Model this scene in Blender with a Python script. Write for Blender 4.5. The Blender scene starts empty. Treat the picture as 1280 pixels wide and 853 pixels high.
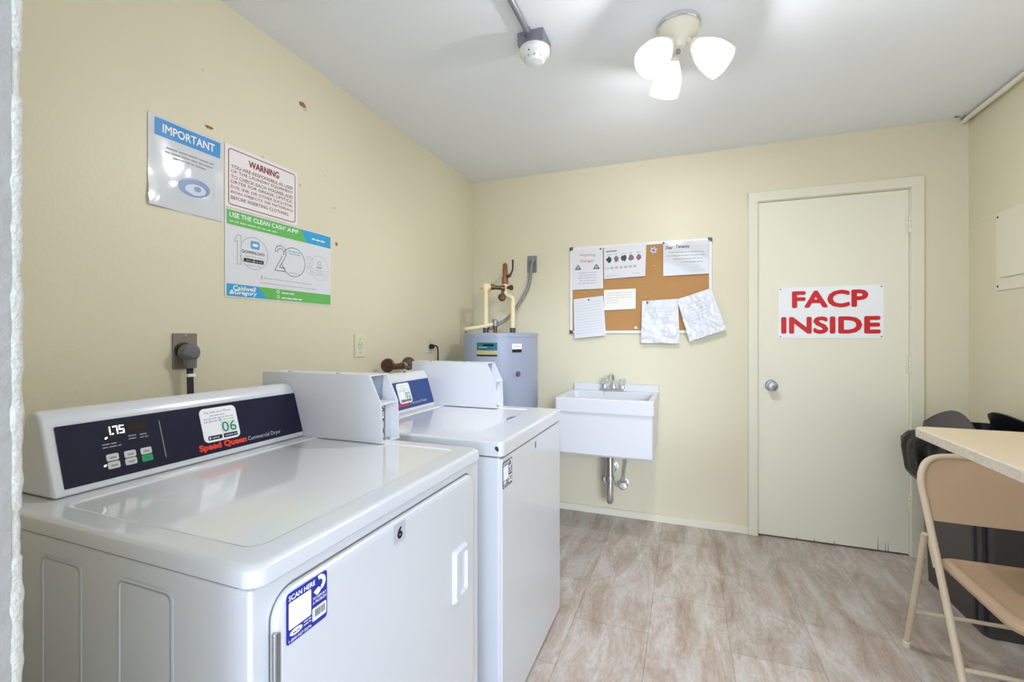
import bpy, bmesh, math, random
from mathutils import Vector, Matrix
random.seed(7)
scene = bpy.context.scene
COL = scene.collection
PI = math.pi
R = math.radians

# ------------------------------------------------------------------ materials
def srgb(r, g, b):
    f = lambda c: (c / 255 / 12.92) if c / 255 <= 0.04045 else ((c / 255 + 0.055) / 1.055) ** 2.4
    return (f(r), f(g), f(b), 1)

MATS = {}
def mat(name, col=None, rough=0.5, metal=0.0, coat=0.0, spec=0.5, emit=None, estr=0.0, trans=0.0, bump=0.0, bscale=60, vary=0.0, vscale=6, alpha=1.0, ior=1.45):
    if name in MATS:
        return MATS[name]
    m = bpy.data.materials.new(name)
    m.use_nodes = True
    nt = m.node_tree
    b = nt.nodes['Principled BSDF']
    b.inputs['Base Color'].default_value = col
    b.inputs['Roughness'].default_value = rough
    b.inputs['Metallic'].default_value = metal
    b.inputs['Coat Weight'].default_value = coat
    b.inputs['Coat Roughness'].default_value = 0.08
    b.inputs['Specular IOR Level'].default_value = spec
    b.inputs['Transmission Weight'].default_value = trans
    b.inputs['Alpha'].default_value = alpha
    b.inputs['IOR'].default_value = ior
    if emit:
        b.inputs['Emission Color'].default_value = emit
        b.inputs['Emission Strength'].default_value = estr
    if bump or vary:
        tc = nt.nodes.new('ShaderNodeTexCoord')
    if bump:
        n = nt.nodes.new('ShaderNodeTexNoise'); n.inputs['Scale'].default_value = bscale; n.inputs['Detail'].default_value = 4
        bp = nt.nodes.new('ShaderNodeBump'); bp.inputs['Strength'].default_value = bump; bp.inputs['Distance'].default_value = 0.01
        nt.links.new(tc.outputs['Object'], n.inputs['Vector'])
        nt.links.new(n.outputs['Fac'], bp.inputs['Height']); nt.links.new(bp.outputs['Normal'], b.inputs['Normal'])
    if vary:
        n2 = nt.nodes.new('ShaderNodeTexNoise'); n2.inputs['Scale'].default_value = vscale; n2.inputs['Detail'].default_value = 6
        mp = nt.nodes.new('ShaderNodeMapRange'); mp.inputs['To Min'].default_value = 1 - vary; mp.inputs['To Max'].default_value = 1 + vary
        mx = nt.nodes.new('ShaderNodeMix'); mx.data_type = 'RGBA'; mx.blend_type = 'MULTIPLY'; mx.inputs[0].default_value = 1
        mx.inputs[6].default_value = col
        nt.links.new(tc.outputs['Object'], n2.inputs['Vector'])
        nt.links.new(n2.outputs['Fac'], mp.inputs['Value']); nt.links.new(mp.outputs[0], mx.inputs[7])
        nt.links.new(mx.outputs[2], b.inputs['Base Color'])
    MATS[name] = m
    return m

WALL = mat('cream_wall_paint', srgb(225, 217, 189), rough=0.42, bump=0.05, bscale=90, vary=0.02, vscale=3)
CEIL = mat('ceiling_paint', srgb(243, 246, 250), rough=0.5, bump=0.04, bscale=70, vary=0.012, vscale=2)
TRIM = mat('cream_trim_paint', srgb(232, 227, 205), rough=0.32, bump=0.03, bscale=40)
DOORM = mat('door_paint', srgb(238, 234, 213), rough=0.36, bump=0.03, bscale=25, vary=0.015, vscale=4)
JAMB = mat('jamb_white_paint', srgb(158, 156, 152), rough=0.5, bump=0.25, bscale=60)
CHIPW = mat('chipped_white_paint', srgb(198, 197, 189), rough=0.7, bump=0.3, bscale=240)
ENAMEL = mat('white_enamel', srgb(215, 217, 221), rough=0.22, coat=0.5)
ENAMEL2 = mat('white_enamel_lid', srgb(228, 229, 231), rough=0.12, coat=0.8)
BOXW = mat('powder_coated_white_steel', srgb(222, 223, 227), rough=0.35)
SEAMD = mat('dark_seam', srgb(120, 118, 112), rough=0.7)
PANELD = mat('control_panel_navy', srgb(22, 24, 50), rough=0.28, coat=0.0, spec=.35)
PANELB = mat('control_panel_blue', srgb(46, 70, 128), rough=0.3, coat=0.0, spec=.35)
LED = mat('led_white', srgb(255, 255, 255), rough=0.4, emit=(1, 0.98, 0.95, 1), estr=2.2)
DISP = mat('display_window', srgb(34, 26, 22), rough=0.15)
BTN = mat('button_grey', srgb(205, 205, 200), rough=0.4)
BTNG = mat('button_green', srgb(24, 160, 104), rough=0.4)
INK = mat('dark_ink', srgb(52, 54, 60), rough=0.6)
INKG = mat('grey_ink', srgb(150, 152, 158), rough=0.6)
INKL = mat('pale_grey_ink', srgb(186, 188, 194), rough=0.6)
WHITEP = mat('white_print', srgb(245, 246, 248), rough=0.45)
PALEW = mat('pale_print_on_panel', srgb(190, 194, 205), rough=0.5)
REDP = mat('red_print', srgb(205, 28, 32), rough=0.4)
REDS = mat('speed_red', srgb(235, 62, 38), rough=0.4)
MAROON = mat('maroon_print', srgb(128, 38, 48), rough=0.5)
PINKP = mat('warm_white_vinyl', srgb(240, 232, 230), rough=0.35)
BLUEP = mat('poster_blue', srgb(46, 142, 208), rough=0.4)
SKYP = mat('poster_sky', srgb(56, 164, 214), rough=0.4)
GREENP = mat('poster_green', srgb(104, 188, 92), rough=0.4)
STKB = mat('sticker_blue', srgb(40, 48, 158), rough=0.35)
STKG = mat('sticker_faded', srgb(104, 100, 118), rough=0.5)
GREEN06 = mat('machine_number_green', srgb(34, 120, 92), rough=0.4)
MINT = mat('mint_print', srgb(214, 238, 228), rough=0.4)
PAPER = mat('paper', srgb(226, 226, 229), rough=0.6)
LAMIN = mat('laminated_paper', srgb(220, 222, 226), rough=0.08, coat=1.0, bump=0.12, bscale=9)
SLEEVE = mat('plastic_sleeve', srgb(226, 227, 233), rough=0.12, coat=0.7)
CORK = mat('cork', srgb(190, 142, 88), rough=0.85, bump=0.3, bscale=220, vary=0.12, vscale=120)
ALU = mat('board_frame_white', srgb(236, 237, 238), rough=0.3)
CAP = mat('board_corner_cap', srgb(86, 82, 76), rough=0.35)
CHROME = mat('chrome', srgb(225, 226, 230), rough=0.12, metal=1.0)
STEEL = mat('brushed_steel', srgb(176, 178, 182), rough=0.32, metal=1.0)
GALV = mat('galvanised_steel', srgb(150, 152, 160), rough=0.45, metal=0.7)
BRASS = mat('tarnished_brass', srgb(112, 84, 56), rough=0.45, metal=0.7)
COPPER = mat('rusty_copper', srgb(142, 92, 70), rough=0.55, metal=0.4)
RUST = mat('brown_valve_wheel', srgb(92, 62, 50), rough=0.45, metal=0.3)
CPVC = mat('cream_pipe', srgb(232, 214, 172), rough=0.4)
HEATM = mat('grey_tank_paint', srgb(158, 166, 184), rough=0.28, coat=0.25)
TEAL = mat('teal_label', srgb(30, 104, 118), rough=0.4)
YELL = mat('label_yellow', srgb(186, 176, 120), rough=0.5)
BLACK = mat('black_plastic', srgb(26, 26, 28), rough=0.4)
DKGREY = mat('dark_grey_plastic', srgb(92, 92, 94), rough=0.5)
GREYPL = mat('grey_plug_plastic', srgb(112, 112, 114), rough=0.55)
TAUPE = mat('taupe_cover_plate', srgb(140, 130, 116), rough=0.5, metal=0.3)
IVORY = mat('ivory_plastic', srgb(226, 220, 190), rough=0.4)
CERAM = mat('sink_white', srgb(221, 221, 225), rough=0.25)
ACRYL = mat('clear_acrylic', srgb(232, 234, 236), rough=0.1, trans=0.6)
TANM = mat('tan_chair_steel', srgb(188, 160, 130), rough=0.42, coat=0.15, vary=0.04, vscale=12)
TANL = mat('tan_chair_tube', srgb(206, 188, 160), rough=0.35, coat=0.2)
TABLE = mat('beige_laminate', srgb(216, 198, 168), rough=0.38, vary=0.03, vscale=9)
TEDGE = mat('worn_table_edge', srgb(214, 202, 184), rough=0.6, bump=0.4, bscale=120, vary=0.16, vscale=70)
BINM = mat('charcoal_bin_plastic', srgb(66, 62, 62), rough=0.45)
BINN = mat('black_bin_plastic', srgb(28, 28, 36), rough=0.4)
BAGM = mat('black_bag_film', srgb(9, 9, 13), rough=0.22, spec=.22, bump=0.35, bscale=28)
SMOKE = mat('smoke_detector_white', srgb(240, 241, 240), rough=0.4)
CREAMF = mat('cream_fixture_enamel', srgb(238, 232, 212), rough=0.3)
CHIPB = mat('bare_brown_gypsum', srgb(150, 112, 66), rough=0.9, vary=0.25, vscale=80)
CHIPG = mat('scuffed_paint', srgb(206, 196, 160), rough=0.8)
LOTUS = mat('lilac_flower', srgb(206, 196, 228), rough=0.6)

def floor_mat():
    m = bpy.data.materials.new('stone_look_vinyl_tile')
    m.use_nodes = True
    nt = m.node_tree; N = nt.nodes.new; L = nt.links.new
    b = nt.nodes['Principled BSDF']
    tc = N('ShaderNodeTexCoord')
    mp = N('ShaderNodeMapping'); mp.inputs['Rotation'].default_value = (0, 0, PI / 2); mp.inputs['Location'].default_value = (0.1, 0.145, 0)
    L(tc.outputs['Object'], mp.inputs['Vector'])
    br = N('ShaderNodeTexBrick'); br.offset = 0.5; br.squash = 1
    br.inputs['Scale'].default_value = 1; br.inputs['Brick Width'].default_value = 0.61; br.inputs['Row Height'].default_value = 0.305
    br.inputs['Mortar Size'].default_value = 0.0018; br.inputs['Mortar Smooth'].default_value = 0.2
    br.inputs['Color1'].default_value = (0.86, 0.86, 0.86, 1); br.inputs['Color2'].default_value = (1.08, 1.08, 1.08, 1); br.inputs['Mortar'].default_value = (0.62, 0.6, 0.58, 1)
    L(mp.outputs[0], br.inputs['Vector'])
    st = N('ShaderNodeMapping'); st.inputs['Scale'].default_value = (10, 2.7, 1)
    L(tc.outputs['Object'], st.inputs['Vector'])
    n1 = N('ShaderNodeTexNoise'); n1.inputs['Scale'].default_value = 1.0; n1.inputs['Detail'].default_value = 8; n1.inputs['Roughness'].default_value = 0.7; n1.inputs['Distortion'].default_value = 0.6
    L(st.outputs[0], n1.inputs['Vector'])
    r1 = N('ShaderNodeValToRGB')
    e = r1.color_ramp.elements
    e[0].position = 0.28; e[0].color = srgb(158, 138, 124)
    e[1].position = 0.72; e[1].color = srgb(220, 215, 209)
    x = e.new(0.45); x.color = srgb(190, 173, 160)
    x = e.new(0.56); x.color = srgb(204, 195, 186)
    L(n1.outputs['Fac'], r1.inputs['Fac'])
    n2 = N('ShaderNodeTexNoise'); n2.inputs['Scale'].default_value = 55; n2.inputs['Detail'].default_value = 6; n2.inputs['Roughness'].default_value = 0.75
    s2 = N('ShaderNodeMapping'); s2.inputs['Scale'].default_value = (1.6, 0.5, 1)
    L(tc.outputs['Object'], s2.inputs['Vector']); L(s2.outputs[0], n2.inputs['Vector'])
    mr = N('ShaderNodeMapRange'); mr.inputs['From Min'].default_value = 0.3; mr.inputs['From Max'].default_value = 0.7; mr.inputs['To Min'].default_value = 0.8; mr.inputs['To Max'].default_value = 1.12
    L(n2.outputs['Fac'], mr.inputs['Value'])
    m1 = N('ShaderNodeMix'); m1.data_type = 'RGBA'; m1.blend_type = 'MULTIPLY'; m1.inputs[0].default_value = 1
    L(r1.outputs[0], m1.inputs[6]); L(mr.outputs[0], m1.inputs[7])
    m2 = N('ShaderNodeMix'); m2.data_type = 'RGBA'; m2.blend_type = 'MULTIPLY'; m2.inputs[0].default_value = 0.8
    L(m1.outputs[2], m2.inputs[6]); L(br.outputs['Color'], m2.inputs[7])
    L(m2.outputs[2], b.inputs['Base Color'])
    b.inputs['Roughness'].default_value = 0.42
    bp = N('ShaderNodeBump'); bp.inputs['Strength'].default_value = 0.12; bp.inputs['Distance'].default_value = 0.004
    L(n2.outputs['Fac'], bp.inputs['Height']); L(bp.outputs[0], b.inputs['Normal'])
    return m
FLOORM = floor_mat()

def shade_mat():
    m = bpy.data.materials.new('frosted_lamp_glass')
    m.use_nodes = True
    nt = m.node_tree; N = nt.nodes.new; L = nt.links.new
    nt.nodes.remove(nt.nodes['Principled BSDF'])
    out = nt.nodes['Material Output']
    tr = N('ShaderNodeBsdfTranslucent'); tr.inputs[0].default_value = (0.05, 0.051, 0.053, 1)
    gl = N('ShaderNodeBsdfPrincipled'); gl.inputs['Base Color'].default_value = (0.9, 0.91, 0.93, 1); gl.inputs['Roughness'].default_value = 0.25
    gl.inputs['Emission Color'].default_value = (1, 0.98, 0.95, 1); gl.inputs['Emission Strength'].default_value = 1.4
    mx = N('ShaderNodeMixShader'); mx.inputs[0].default_value = 0.45
    L(tr.outputs[0], mx.inputs[1]); L(gl.outputs[0], mx.inputs[2]); L(mx.outputs[0], out.inputs[0])
    return m
GLASS = shade_mat()
BULB = mat('lit_bulb', (1, 1, 1, 1), emit=(1, 0.97, 0.92, 1), estr=5)

# ------------------------------------------------------------------ objects
ORG = {}
def props(o, label=None, cat=None, group=None, kind=None):
    if label: o['label'] = label
    if cat: o['category'] = cat
    if group: o['group'] = group
    if kind: o['kind'] = kind
    return o

def thing(name, label, cat, loc, group=None):
    o = bpy.data.objects.new(name, None)
    COL.objects.link(o)
    o.empty_display_size = 0.05
    o.location = loc
    ORG[o] = Vector(loc)
    return props(o, label, cat, group)

_TC = {}
def text_geo(s, bold, shear=0.0, sx=1.0):
    k = (s, bold, shear)
    if k not in _TC:
        cu = bpy.data.curves.new('t', 'FONT')
        cu.body = s; cu.size = 1; cu.offset = bold; cu.shear = shear; cu.resolution_u = 3
        ob = bpy.data.objects.new('t', cu)
        COL.objects.link(ob)
        bpy.context.view_layer.update()
        dg = bpy.context.evaluated_depsgraph_get()
        me = bpy.data.meshes.new_from_object(ob.evaluated_get(dg))
        vs = [(v.co.x, v.co.y) for v in me.vertices]
        fs = [tuple(p.vertices) for p in me.polygons]
        bpy.data.objects.remove(ob); bpy.data.curves.remove(cu); bpy.data.meshes.remove(me)
        _TC[k] = (vs, fs)
    return _TC[k]

class M:
    """collects geometry in world coordinates, then links it as one mesh object"""
    def __init__(self):
        self.v = []; self.f = []; self.m = []; self.mats = []
    def mi(self, m):
        if m not in self.mats: self.mats.append(m)
        return self.mats.index(m)
    def add(self, vs, fs, m):
        o = len(self.v); k = self.mi(m)
        self.v += [tuple(p) for p in vs]
        for f in fs:
            self.f.append(tuple(i + o for i in f)); self.m.append(k)
        return self
    def addbm(self, bm, m):
        bm.verts.index_update()
        self.add([v.co[:] for v in bm.verts], [[v.index for v in f.verts] for f in bm.faces], m)
        bm.free()
        return self
    def box(self, x0, x1, y0, y1, z0, z1, m, bev=0.0, seg=2):
        bm = bmesh.new()
        bmesh.ops.create_cube(bm, size=1)
        for v in bm.verts:
            v.co = Vector((x0 + (v.co.x + .5) * (x1 - x0), y0 + (v.co.y + .5) * (y1 - y0), z0 + (v.co.z + .5) * (z1 - z0)))
        if bev:
            bmesh.ops.bevel(bm, geom=bm.edges[:], offset=bev, segments=seg, profile=0.5, affect='EDGES')
        return self.addbm(bm, m)
    def prism(self, pts, axis, a0, a1, m, bev=0.0, seg=2):
        """pts 2D polygon in the two axes other than `axis` (in order), extruded a0..a1"""
        def mk(p, a):
            return {'x': (a, p[0], p[1]), 'y': (p[0], a, p[1]), 'z': (p[0], p[1], a)}[axis]
        bm = bmesh.new()
        A = [bm.verts.new(mk(p, a0)) for p in pts]; B = [bm.verts.new(mk(p, a1)) for p in pts]
        n = len(pts)
        bm.faces.new(A); bm.faces.new(B[::-1])
        for i in range(n): bm.faces.new((A[i], B[i], B[(i + 1) % n], A[(i + 1) % n]))
        bmesh.ops.recalc_face_normals(bm, faces=bm.faces)
        if bev:
            bmesh.ops.bevel(bm, geom=bm.edges[:], offset=bev, segments=seg, profile=0.5, affect='EDGES')
        return self.addbm(bm, m)
    def loft(self, loops, m, cap0=True, cap1=True):
        n = len(loops[0]); vs = [p for l in loops for p in l]; fs = []
        for k in range(len(loops) - 1):
            for i in range(n):
                j = (i + 1) % n
                fs.append((k * n + i, k * n + j, (k + 1) * n + j, (k + 1) * n + i))
        if cap0: fs.append(tuple(range(n))[::-1])
        if cap1: fs.append(tuple((len(loops) - 1) * n + i for i in range(n)))
        return self.add(vs, fs, m)
    def lathe(self, prof, c, m, axis=(0, 0, 1), seg=32, cap0=True, cap1=True):
        """prof: list of (radius, height along axis)"""
        q = Vector((0, 0, 1)).rotation_difference(Vector(axis).normalized())
        c = Vector(c); loops = []
        for r, h in prof:
            loops.append([c + q @ Vector((r * math.cos(2 * PI * i / seg), r * math.sin(2 * PI * i / seg), h)) for i in range(seg)])
        return self.loft(loops, m, cap0, cap1)
    def cyl(self, p0, p1, r, m, seg=24, bev=0.0):
        p0, p1 = Vector(p0), Vector(p1); d = p1 - p0; L = d.length
        b = min(bev, r * .9, L * .45)
        prof = [(r, 0), (r, L)] if not b else [(r - b, 0), (r - b * .3, b * .3), (r, b), (r, L - b), (r - b * .3, L - b * .3), (r - b, L)]
        return self.lathe(prof, p0, m, axis=d, seg=seg)
    def tube(self, pts, r, m, seg=12, smooth=0, closed=False):
        P = [Vector(p) for p in pts]
        if smooth:
            Q = []; n = len(P)
            for i in range(n if closed else n - 1):
                g = (lambda k: P[k % n]) if closed else (lambda k: P[max(0, min(n - 1, k))])
                a, b, c, d = g(i - 1), g(i), g(i + 1), g(i + 2)
                for s in range(smooth):
                    t = s / smooth
                    Q.append(0.5 * ((2 * b) + (-a + c) * t + (2 * a - 5 * b + 4 * c - d) * t * t + (-a + 3 * b - 3 * c + d) * t ** 3))
            if not closed: Q.append(P[-1])
            P = Q
        n = len(P); loops = []
        up = None
        for i in range(n):
            if closed: t = (P[(i + 1) % n] - P[i - 1]).normalized()
            else: t = (P[min(i + 1, n - 1)] - P[max(i - 1, 0)]).normalized()
            if up is None:
                up = t.orthogonal().normalized()
            else:
                up = (up - t * up.dot(t))
                up = up.normalized() if up.length > 1e-6 else t.orthogonal().normalized()
            s = t.cross(up)
            rr = r[i] if isinstance(r, (list, tuple)) else r
            loops.append([P[i] + (up * math.cos(2 * PI * k / seg) + s * math.sin(2 * PI * k / seg)) * rr for k in range(seg)])
        if closed:
            loops.append(loops[0])
            return self.loft(loops, m, False, False)
        return self.loft(loops, m)
    def sphere(self, c, r, m, sc=(1, 1, 1), seg=20):
        bm = bmesh.new()
        bmesh.ops.create_uvsphere(bm, u_segments=seg, v_segments=seg // 2, radius=r)
        for v in bm.verts: v.co = Vector((v.co.x * sc[0] + c[0], v.co.y * sc[1] + c[1], v.co.z * sc[2] + c[2]))
        return self.addbm(bm, m)
    def grid(self, fn, nu, nv, m, thick=0.0):
        """fn(s,t)->point for s,t in 0..1; optional thickness along the local normal"""
        vs = [Vector(fn(i / nu, j / nv)) for j in range(nv + 1) for i in range(nu + 1)]
        fs = [(j * (nu + 1) + i, j * (nu + 1) + i + 1, (j + 1) * (nu + 1) + i + 1, (j + 1) * (nu + 1) + i) for j in range(nv) for i in range(nu)]
        if not thick: return self.add(vs, fs, m)
        bm = bmesh.new()
        bv = [bm.verts.new(p) for p in vs]
        for f in fs: bm.faces.new([bv[i] for i in f])
        bm.normal_update()
        r = bmesh.ops.solidify(bm, geom=bm.faces[:], thickness=thick)
        bmesh.ops.recalc_face_normals(bm, faces=bm.faces)
        return self.addbm(bm, m)
    def build(self, name, parent=None, loc=None, ang=35, label=None, cat=None, group=None, kind=None):
        o3 = ORG[parent] if parent is not None else Vector(loc or (0, 0, 0))
        me = bpy.data.meshes.new(name)
        me.from_pydata([(p[0] - o3.x, p[1] - o3.y, p[2] - o3.z) for p in self.v], [], self.f)
        for q in self.mats: me.materials.append(q)
        me.polygons.foreach_set('material_index', self.m)
        me.polygons.foreach_set('use_smooth', [True] * len(me.polygons))
        me.update()
        me.set_sharp_from_angle(angle=R(ang))
        o = bpy.data.objects.new(name, me)
        COL.objects.link(o)
        wn = o.modifiers.new('smooth_normals', 'WEIGHTED_NORMAL'); wn.keep_sharp = True; wn.weight = 90
        if parent is not None:
            o.parent = parent
        else:
            o.location = o3
        ORG[o] = o3
        return props(o, label, cat, group, kind)

class Sheet:
    """draws flat print, slabs and lettering in the plane O + u*U + v*V, raised along N"""
    def __init__(self, mb, O, U, V):
        self.mb = mb; self.O = Vector(O); self.U = Vector(U).normalized(); self.V = Vector(V).normalized(); self.N = self.U.cross(self.V)
        self.bend = None
    def p(self, u, v, h=0.0):
        if self.bend: h += self.bend(u, v)
        return self.O + self.U * u + self.V * v + self.N * h
    def poly(self, pts, m, h=0.0004):
        self.mb.add([self.p(u, v, h) for u, v in pts], [tuple(range(len(pts)))], m)
    def rect(self, u0, v0, u1, v1, m, h=0.0004):
        self.poly([(u0, v0), (u1, v0), (u1, v1), (u0, v1)], m, h)
    @staticmethod
    def rr(u0, v0, u1, v1, r, n=6):
        pts = []
        for cx, cy, a in ((u1 - r, v0 + r, -90), (u1 - r, v1 - r, 0), (u0 + r, v1 - r, 90), (u0 + r, v0 + r, 180)):
            for i in range(n + 1):
                t = R(a + 90 * i / n); pts.append((cx + r * math.cos(t), cy + r * math.sin(t)))
        return pts
    def rrect(self, u0, v0, u1, v1, r, m, h=0.0004): self.poly(self.rr(u0, v0, u1, v1, r), m, h)
    def slab(self, pts, m, h0, h1):
        n = len(pts)
        vs = [self.p(u, v, h0) for u, v in pts] + [self.p(u, v, h1) for u, v in pts]
        fs = [tuple(range(n))[::-1], tuple(range(n, 2 * n))] + [(i, (i + 1) % n, n + (i + 1) % n, n + i) for i in range(n)]
        self.mb.add(vs, fs, m)
    def ringpoly(self, outer, inner, m, h=0.0004):
        n = len(outer)
        self.mb.add([self.p(u, v, h) for u, v in outer + inner], [(i, (i + 1) % n, n + (i + 1) % n, n + i) for i in range(n)], m)
    def circ(self, cu, cv, r, n=28, a0=0, a1=360):
        return [(cu + r * math.cos(R(a0 + (a1 - a0) * i / n)), cv + r * math.sin(R(a0 + (a1 - a0) * i / n))) for i in range(n)]
    def disc(self, cu, cv, r, m, h=0.0004, n=24): self.poly(self.circ(cu, cv, r, n), m, h)
    def ring(self, cu, cv, r0, r1, m, h=0.0004): self.ringpoly(self.circ(cu, cv, r1), self.circ(cu, cv, r0), m, h)
    def frame(self, u0, v0, u1, v1, r, w, m, h=0.0004):
        self.ringpoly(self.rr(u0, v0, u1, v1, r), self.rr(u0 + w, v0 + w, u1 - w, v1 - w, max(r - w, .0004)), m, h)
    def arc(self, cu, cv, r0, r1, a0, a1, m, h=0.0004, n=20):
        o = [(cu + r1 * math.cos(R(a0 + (a1 - a0) * i / n)), cv + r1 * math.sin(R(a0 + (a1 - a0) * i / n))) for i in range(n + 1)]
        q = [(cu + r0 * math.cos(R(a0 + (a1 - a0) * i / n)), cv + r0 * math.sin(R(a0 + (a1 - a0) * i / n))) for i in range(n + 1)]
        self.mb.add([self.p(u, v, h) for u, v in o + q], [(i, i + 1, n + 2 + i, n + 1 + i) for i in range(n)], m)
    def line(self, pts, w, m, h=0.0004):
        for a, b in zip(pts, pts[1:]):
            d = Vector((b[0] - a[0], b[1] - a[1]))
            if d.length < 1e-7: continue
            n = Vector((-d.y, d.x)).normalized() * w / 2
            self.poly([(a[0] - n.x, a[1] - n.y), (b[0] - n.x, b[1] - n.y), (b[0] + n.x, b[1] + n.y), (a[0] + n.x, a[1] + n.y)], m, h)
    def text(self, s, u0, v0, u1, v1, m, h=0.0006, bold=0.0, shear=0.0, rot=0):
        """lettering stretched to fill the box u0..u1, v0..v1"""
        vs, fs = text_geo(s, 0.0, shear)
        xs = [p[0] for p in vs]; ys = [p[1] for p in vs]
        ax, bx, ay, by = min(xs), max(xs), min(ys), max(ys)
        cu, cv = (u0 + u1) / 2, (v0 + v1) / 2
        bb = max(bold, 0) * (v1 - v0) * 1.25
        w, hh = u1 - u0 - 2 * bb, v1 - v0 - 2 * bb
        cps = [(0, 0)] if not bb else [(bb * math.cos(k * PI / 4), bb * math.sin(k * PI / 4)) for k in range(8)]
        for k, (ou, ov) in enumerate(cps):
            self.mb.add([self.p(u0 + bb + ou + (x - ax) / (bx - ax) * w, v0 + bb + ov + (y - ay) / (by - ay) * hh, h + k * .00001) for x, y in vs], fs, m)
    def dashes(self, u0, u1, v, hgt, m, h=0.0005, seed=1, fill=0.85, slope=0.0):
        """an unreadable line of small print: a row of word-long strokes"""
        rnd = random.Random(seed); u = u0
        while u < u1 - hgt:
            w = min(rnd.uniform(1.4, 5.0) * hgt, u1 - u)
            a = v + slope * (u - u0); b = v + slope * (u + w - u0)
            self.poly([(u, a), (u + w, b), (u + w, b + hgt * .55), (u, a + hgt * .55)], m, h)
            u += w + hgt * (1.5 - fill) * .8

LW, RW, BW, CH = -1.509, 1.40, 3.123, 2.376      # left wall, right wall, back wall, ceiling height
FW0, FW1 = -0.02, 0.18                             # front wall thickness
JX, JR = -0.45, 1.30                              # sides of the opening the camera stands in; unseen right side widened for daylight
def left_sheet(mb, y, z, x=LW): return Sheet(mb, (x, y, z), (0, 1, 0), (0, 0, 1))
def back_sheet(mb, x, z, y=BW): return Sheet(mb, (x, y, z), (1, 0, 0), (0, 0, 1))

# ------------------------------------------------------------------ room shell
M().box(LW - .1, RW + .1, -.6, BW + .1, -.06, 0, FLOORM).build('floor', kind='structure')
M().box(LW - .1, RW + .1, FW0, BW + .1, CH, CH + .06, CEIL).build('ceiling', kind='structure')
wl = M().box(LW - .1, LW, FW0, BW + .1, 0, CH, WALL).build('wall_left', kind='structure')
M().box(RW, RW + .1, FW0, BW + .1, 0, CH, WALL).build('wall_right', kind='structure')
DX0, DX1, DZ1 = 0.405, 1.150, 2.027
b = M()
b.box(LW, DX0, BW, BW + .1, 0, CH, WALL); b.box(DX1, RW, BW, BW + .1, 0, CH, WALL); b.box(DX0, DX1, BW, BW + .1, DZ1, CH, WALL)
b.box(DX0, DX1, BW + .06, BW + .1, 0, DZ1, WALL)
b.build('wall_back', kind='structure')
b = M()
b.box(LW, JX, FW0, FW1, 0, CH, WALL); b.box(JR, RW, FW0, FW1, 0, CH, WALL); b.box(JX, JR, FW0, FW1, 2.15, CH, WALL)
b.build('wall_front', kind='structure')

# edge of the opening: board and a thick, chipped lip of paint
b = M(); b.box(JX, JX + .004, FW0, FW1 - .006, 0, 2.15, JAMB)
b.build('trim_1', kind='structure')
def lip(s, t):
    z = t * 2.15
    a = (s - .5) * PI
    rr = 0.0052 + (0.0003 * math.sin(z * 61) * math.sin(z * 23 + 1) + 0.0004 * math.sin(z * 147 + 2) + 0.0004 * math.sin(z * 311) * math.sin(z * 77 + a)) * (1 if z < 1.35 else .35)
    bite = 0.0016 if (math.sin(z * 19.1) > .95 and z < 1.7) else 0
    rr -= bite
    return (JX + .001 + rr * math.cos(a) * .6, FW1 - .004 + rr * math.sin(a), z)
M().grid(lip, 10, 900, CHIPW).build('trim_2', kind='structure', ang=60)

# paint damage on the left wall
def blob(y, z, w, h, mt, seed, x=LW + .0006):
    rnd = random.Random(seed); bb = M(); s = left_sheet(bb, y, z, x)
    pts = [(w * math.cos(2 * PI * i / 14) * rnd.uniform(.55, 1.1), h * math.sin(2 * PI * i / 14) * rnd.uniform(.55, 1.1)) for i in range(14)]
    s.poly(pts, mt, 0)
    return bb.build('paint_chip', wl)
blob(1.475, 2.186, .022, .014, CHIPB, 3); blob(1.071, 1.918, .018, .007, CHIPB, 5); blob(1.672, 1.638, .012, .011, CHIPB, 8)
blob(1.49, 2.172, .013, .010, CHIPG, 11); blob(1.28, 1.895, .010, .006, CHIPG, 12); blob(1.46, 1.845, .010, .008, CHIPG, 13)
blob(1.60, 1.93, .008, .006, CHIPG, 14); blob(1.66, 1.80, .009, .006, CHIPG, 15); blob(1.05, 2.10, .006, .005, CHIPG, 16)

# back door: slab, casing, knob and hinges
d = M().box(.409, 1.146, BW + .004, BW + .042, .010, 2.023, DOORM, bev=.0015).build('door_1', kind='structure')
kb = M()
kb.lathe([(.033, 0), (.033, .004), (.028, .010), (.014, .013), (.0115, .030), (.016, .036), (.026, .044), (.0285, .056), (.024, .064), (.012, .067), (0.001, .0672)], (.478, BW + .004, .915), STEEL, axis=(0, -1, 0), seg=28)
kb.cyl((.478, BW - .064, .915), (.478, BW - .0655, .915), .006, SEAMD, 12)
kb.build('door_knob', d)
for z in (1.831, 1.056, .289):
    hb = M()
    hb.cyl((1.1475, BW - .004, z - .05), (1.1475, BW - .004, z + .05), .0065, TRIM, 12, .002)
    hb.box(1.130, 1.1475, BW + .001, BW + .0045, z - .05, z + .05, TRIM)
    for k in (-.017, .017): hb.cyl((1.1475, BW - .004, z + k - .0006), (1.1475, BW - .004, z + k + .0006), .0068, SEAMD, 12)
    hb.build('hinge', d)
sp = M()                                     # splintered veneer along the foot of the door
for x, h in ((1.005, .075), (1.04, .055), (1.052, .06), (.80, .02), (.70, .02), (.61, .015)):
    sp.prism([(x - .0015, .011), (x + .0022, .011), (x + .0006, .011 + h)], 'y', BW + .0030, BW + .0045, SEAMD)
sp.build('veneer_split', d)
tb = M()
c0, c1, ct = .353, 1.207, 2.086
for x0, x1 in ((c0, DX0), (DX1, c1)):
    tb.box(x0, x1, BW - .016, BW, 0, ct, TRIM, bev=.003)
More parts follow.
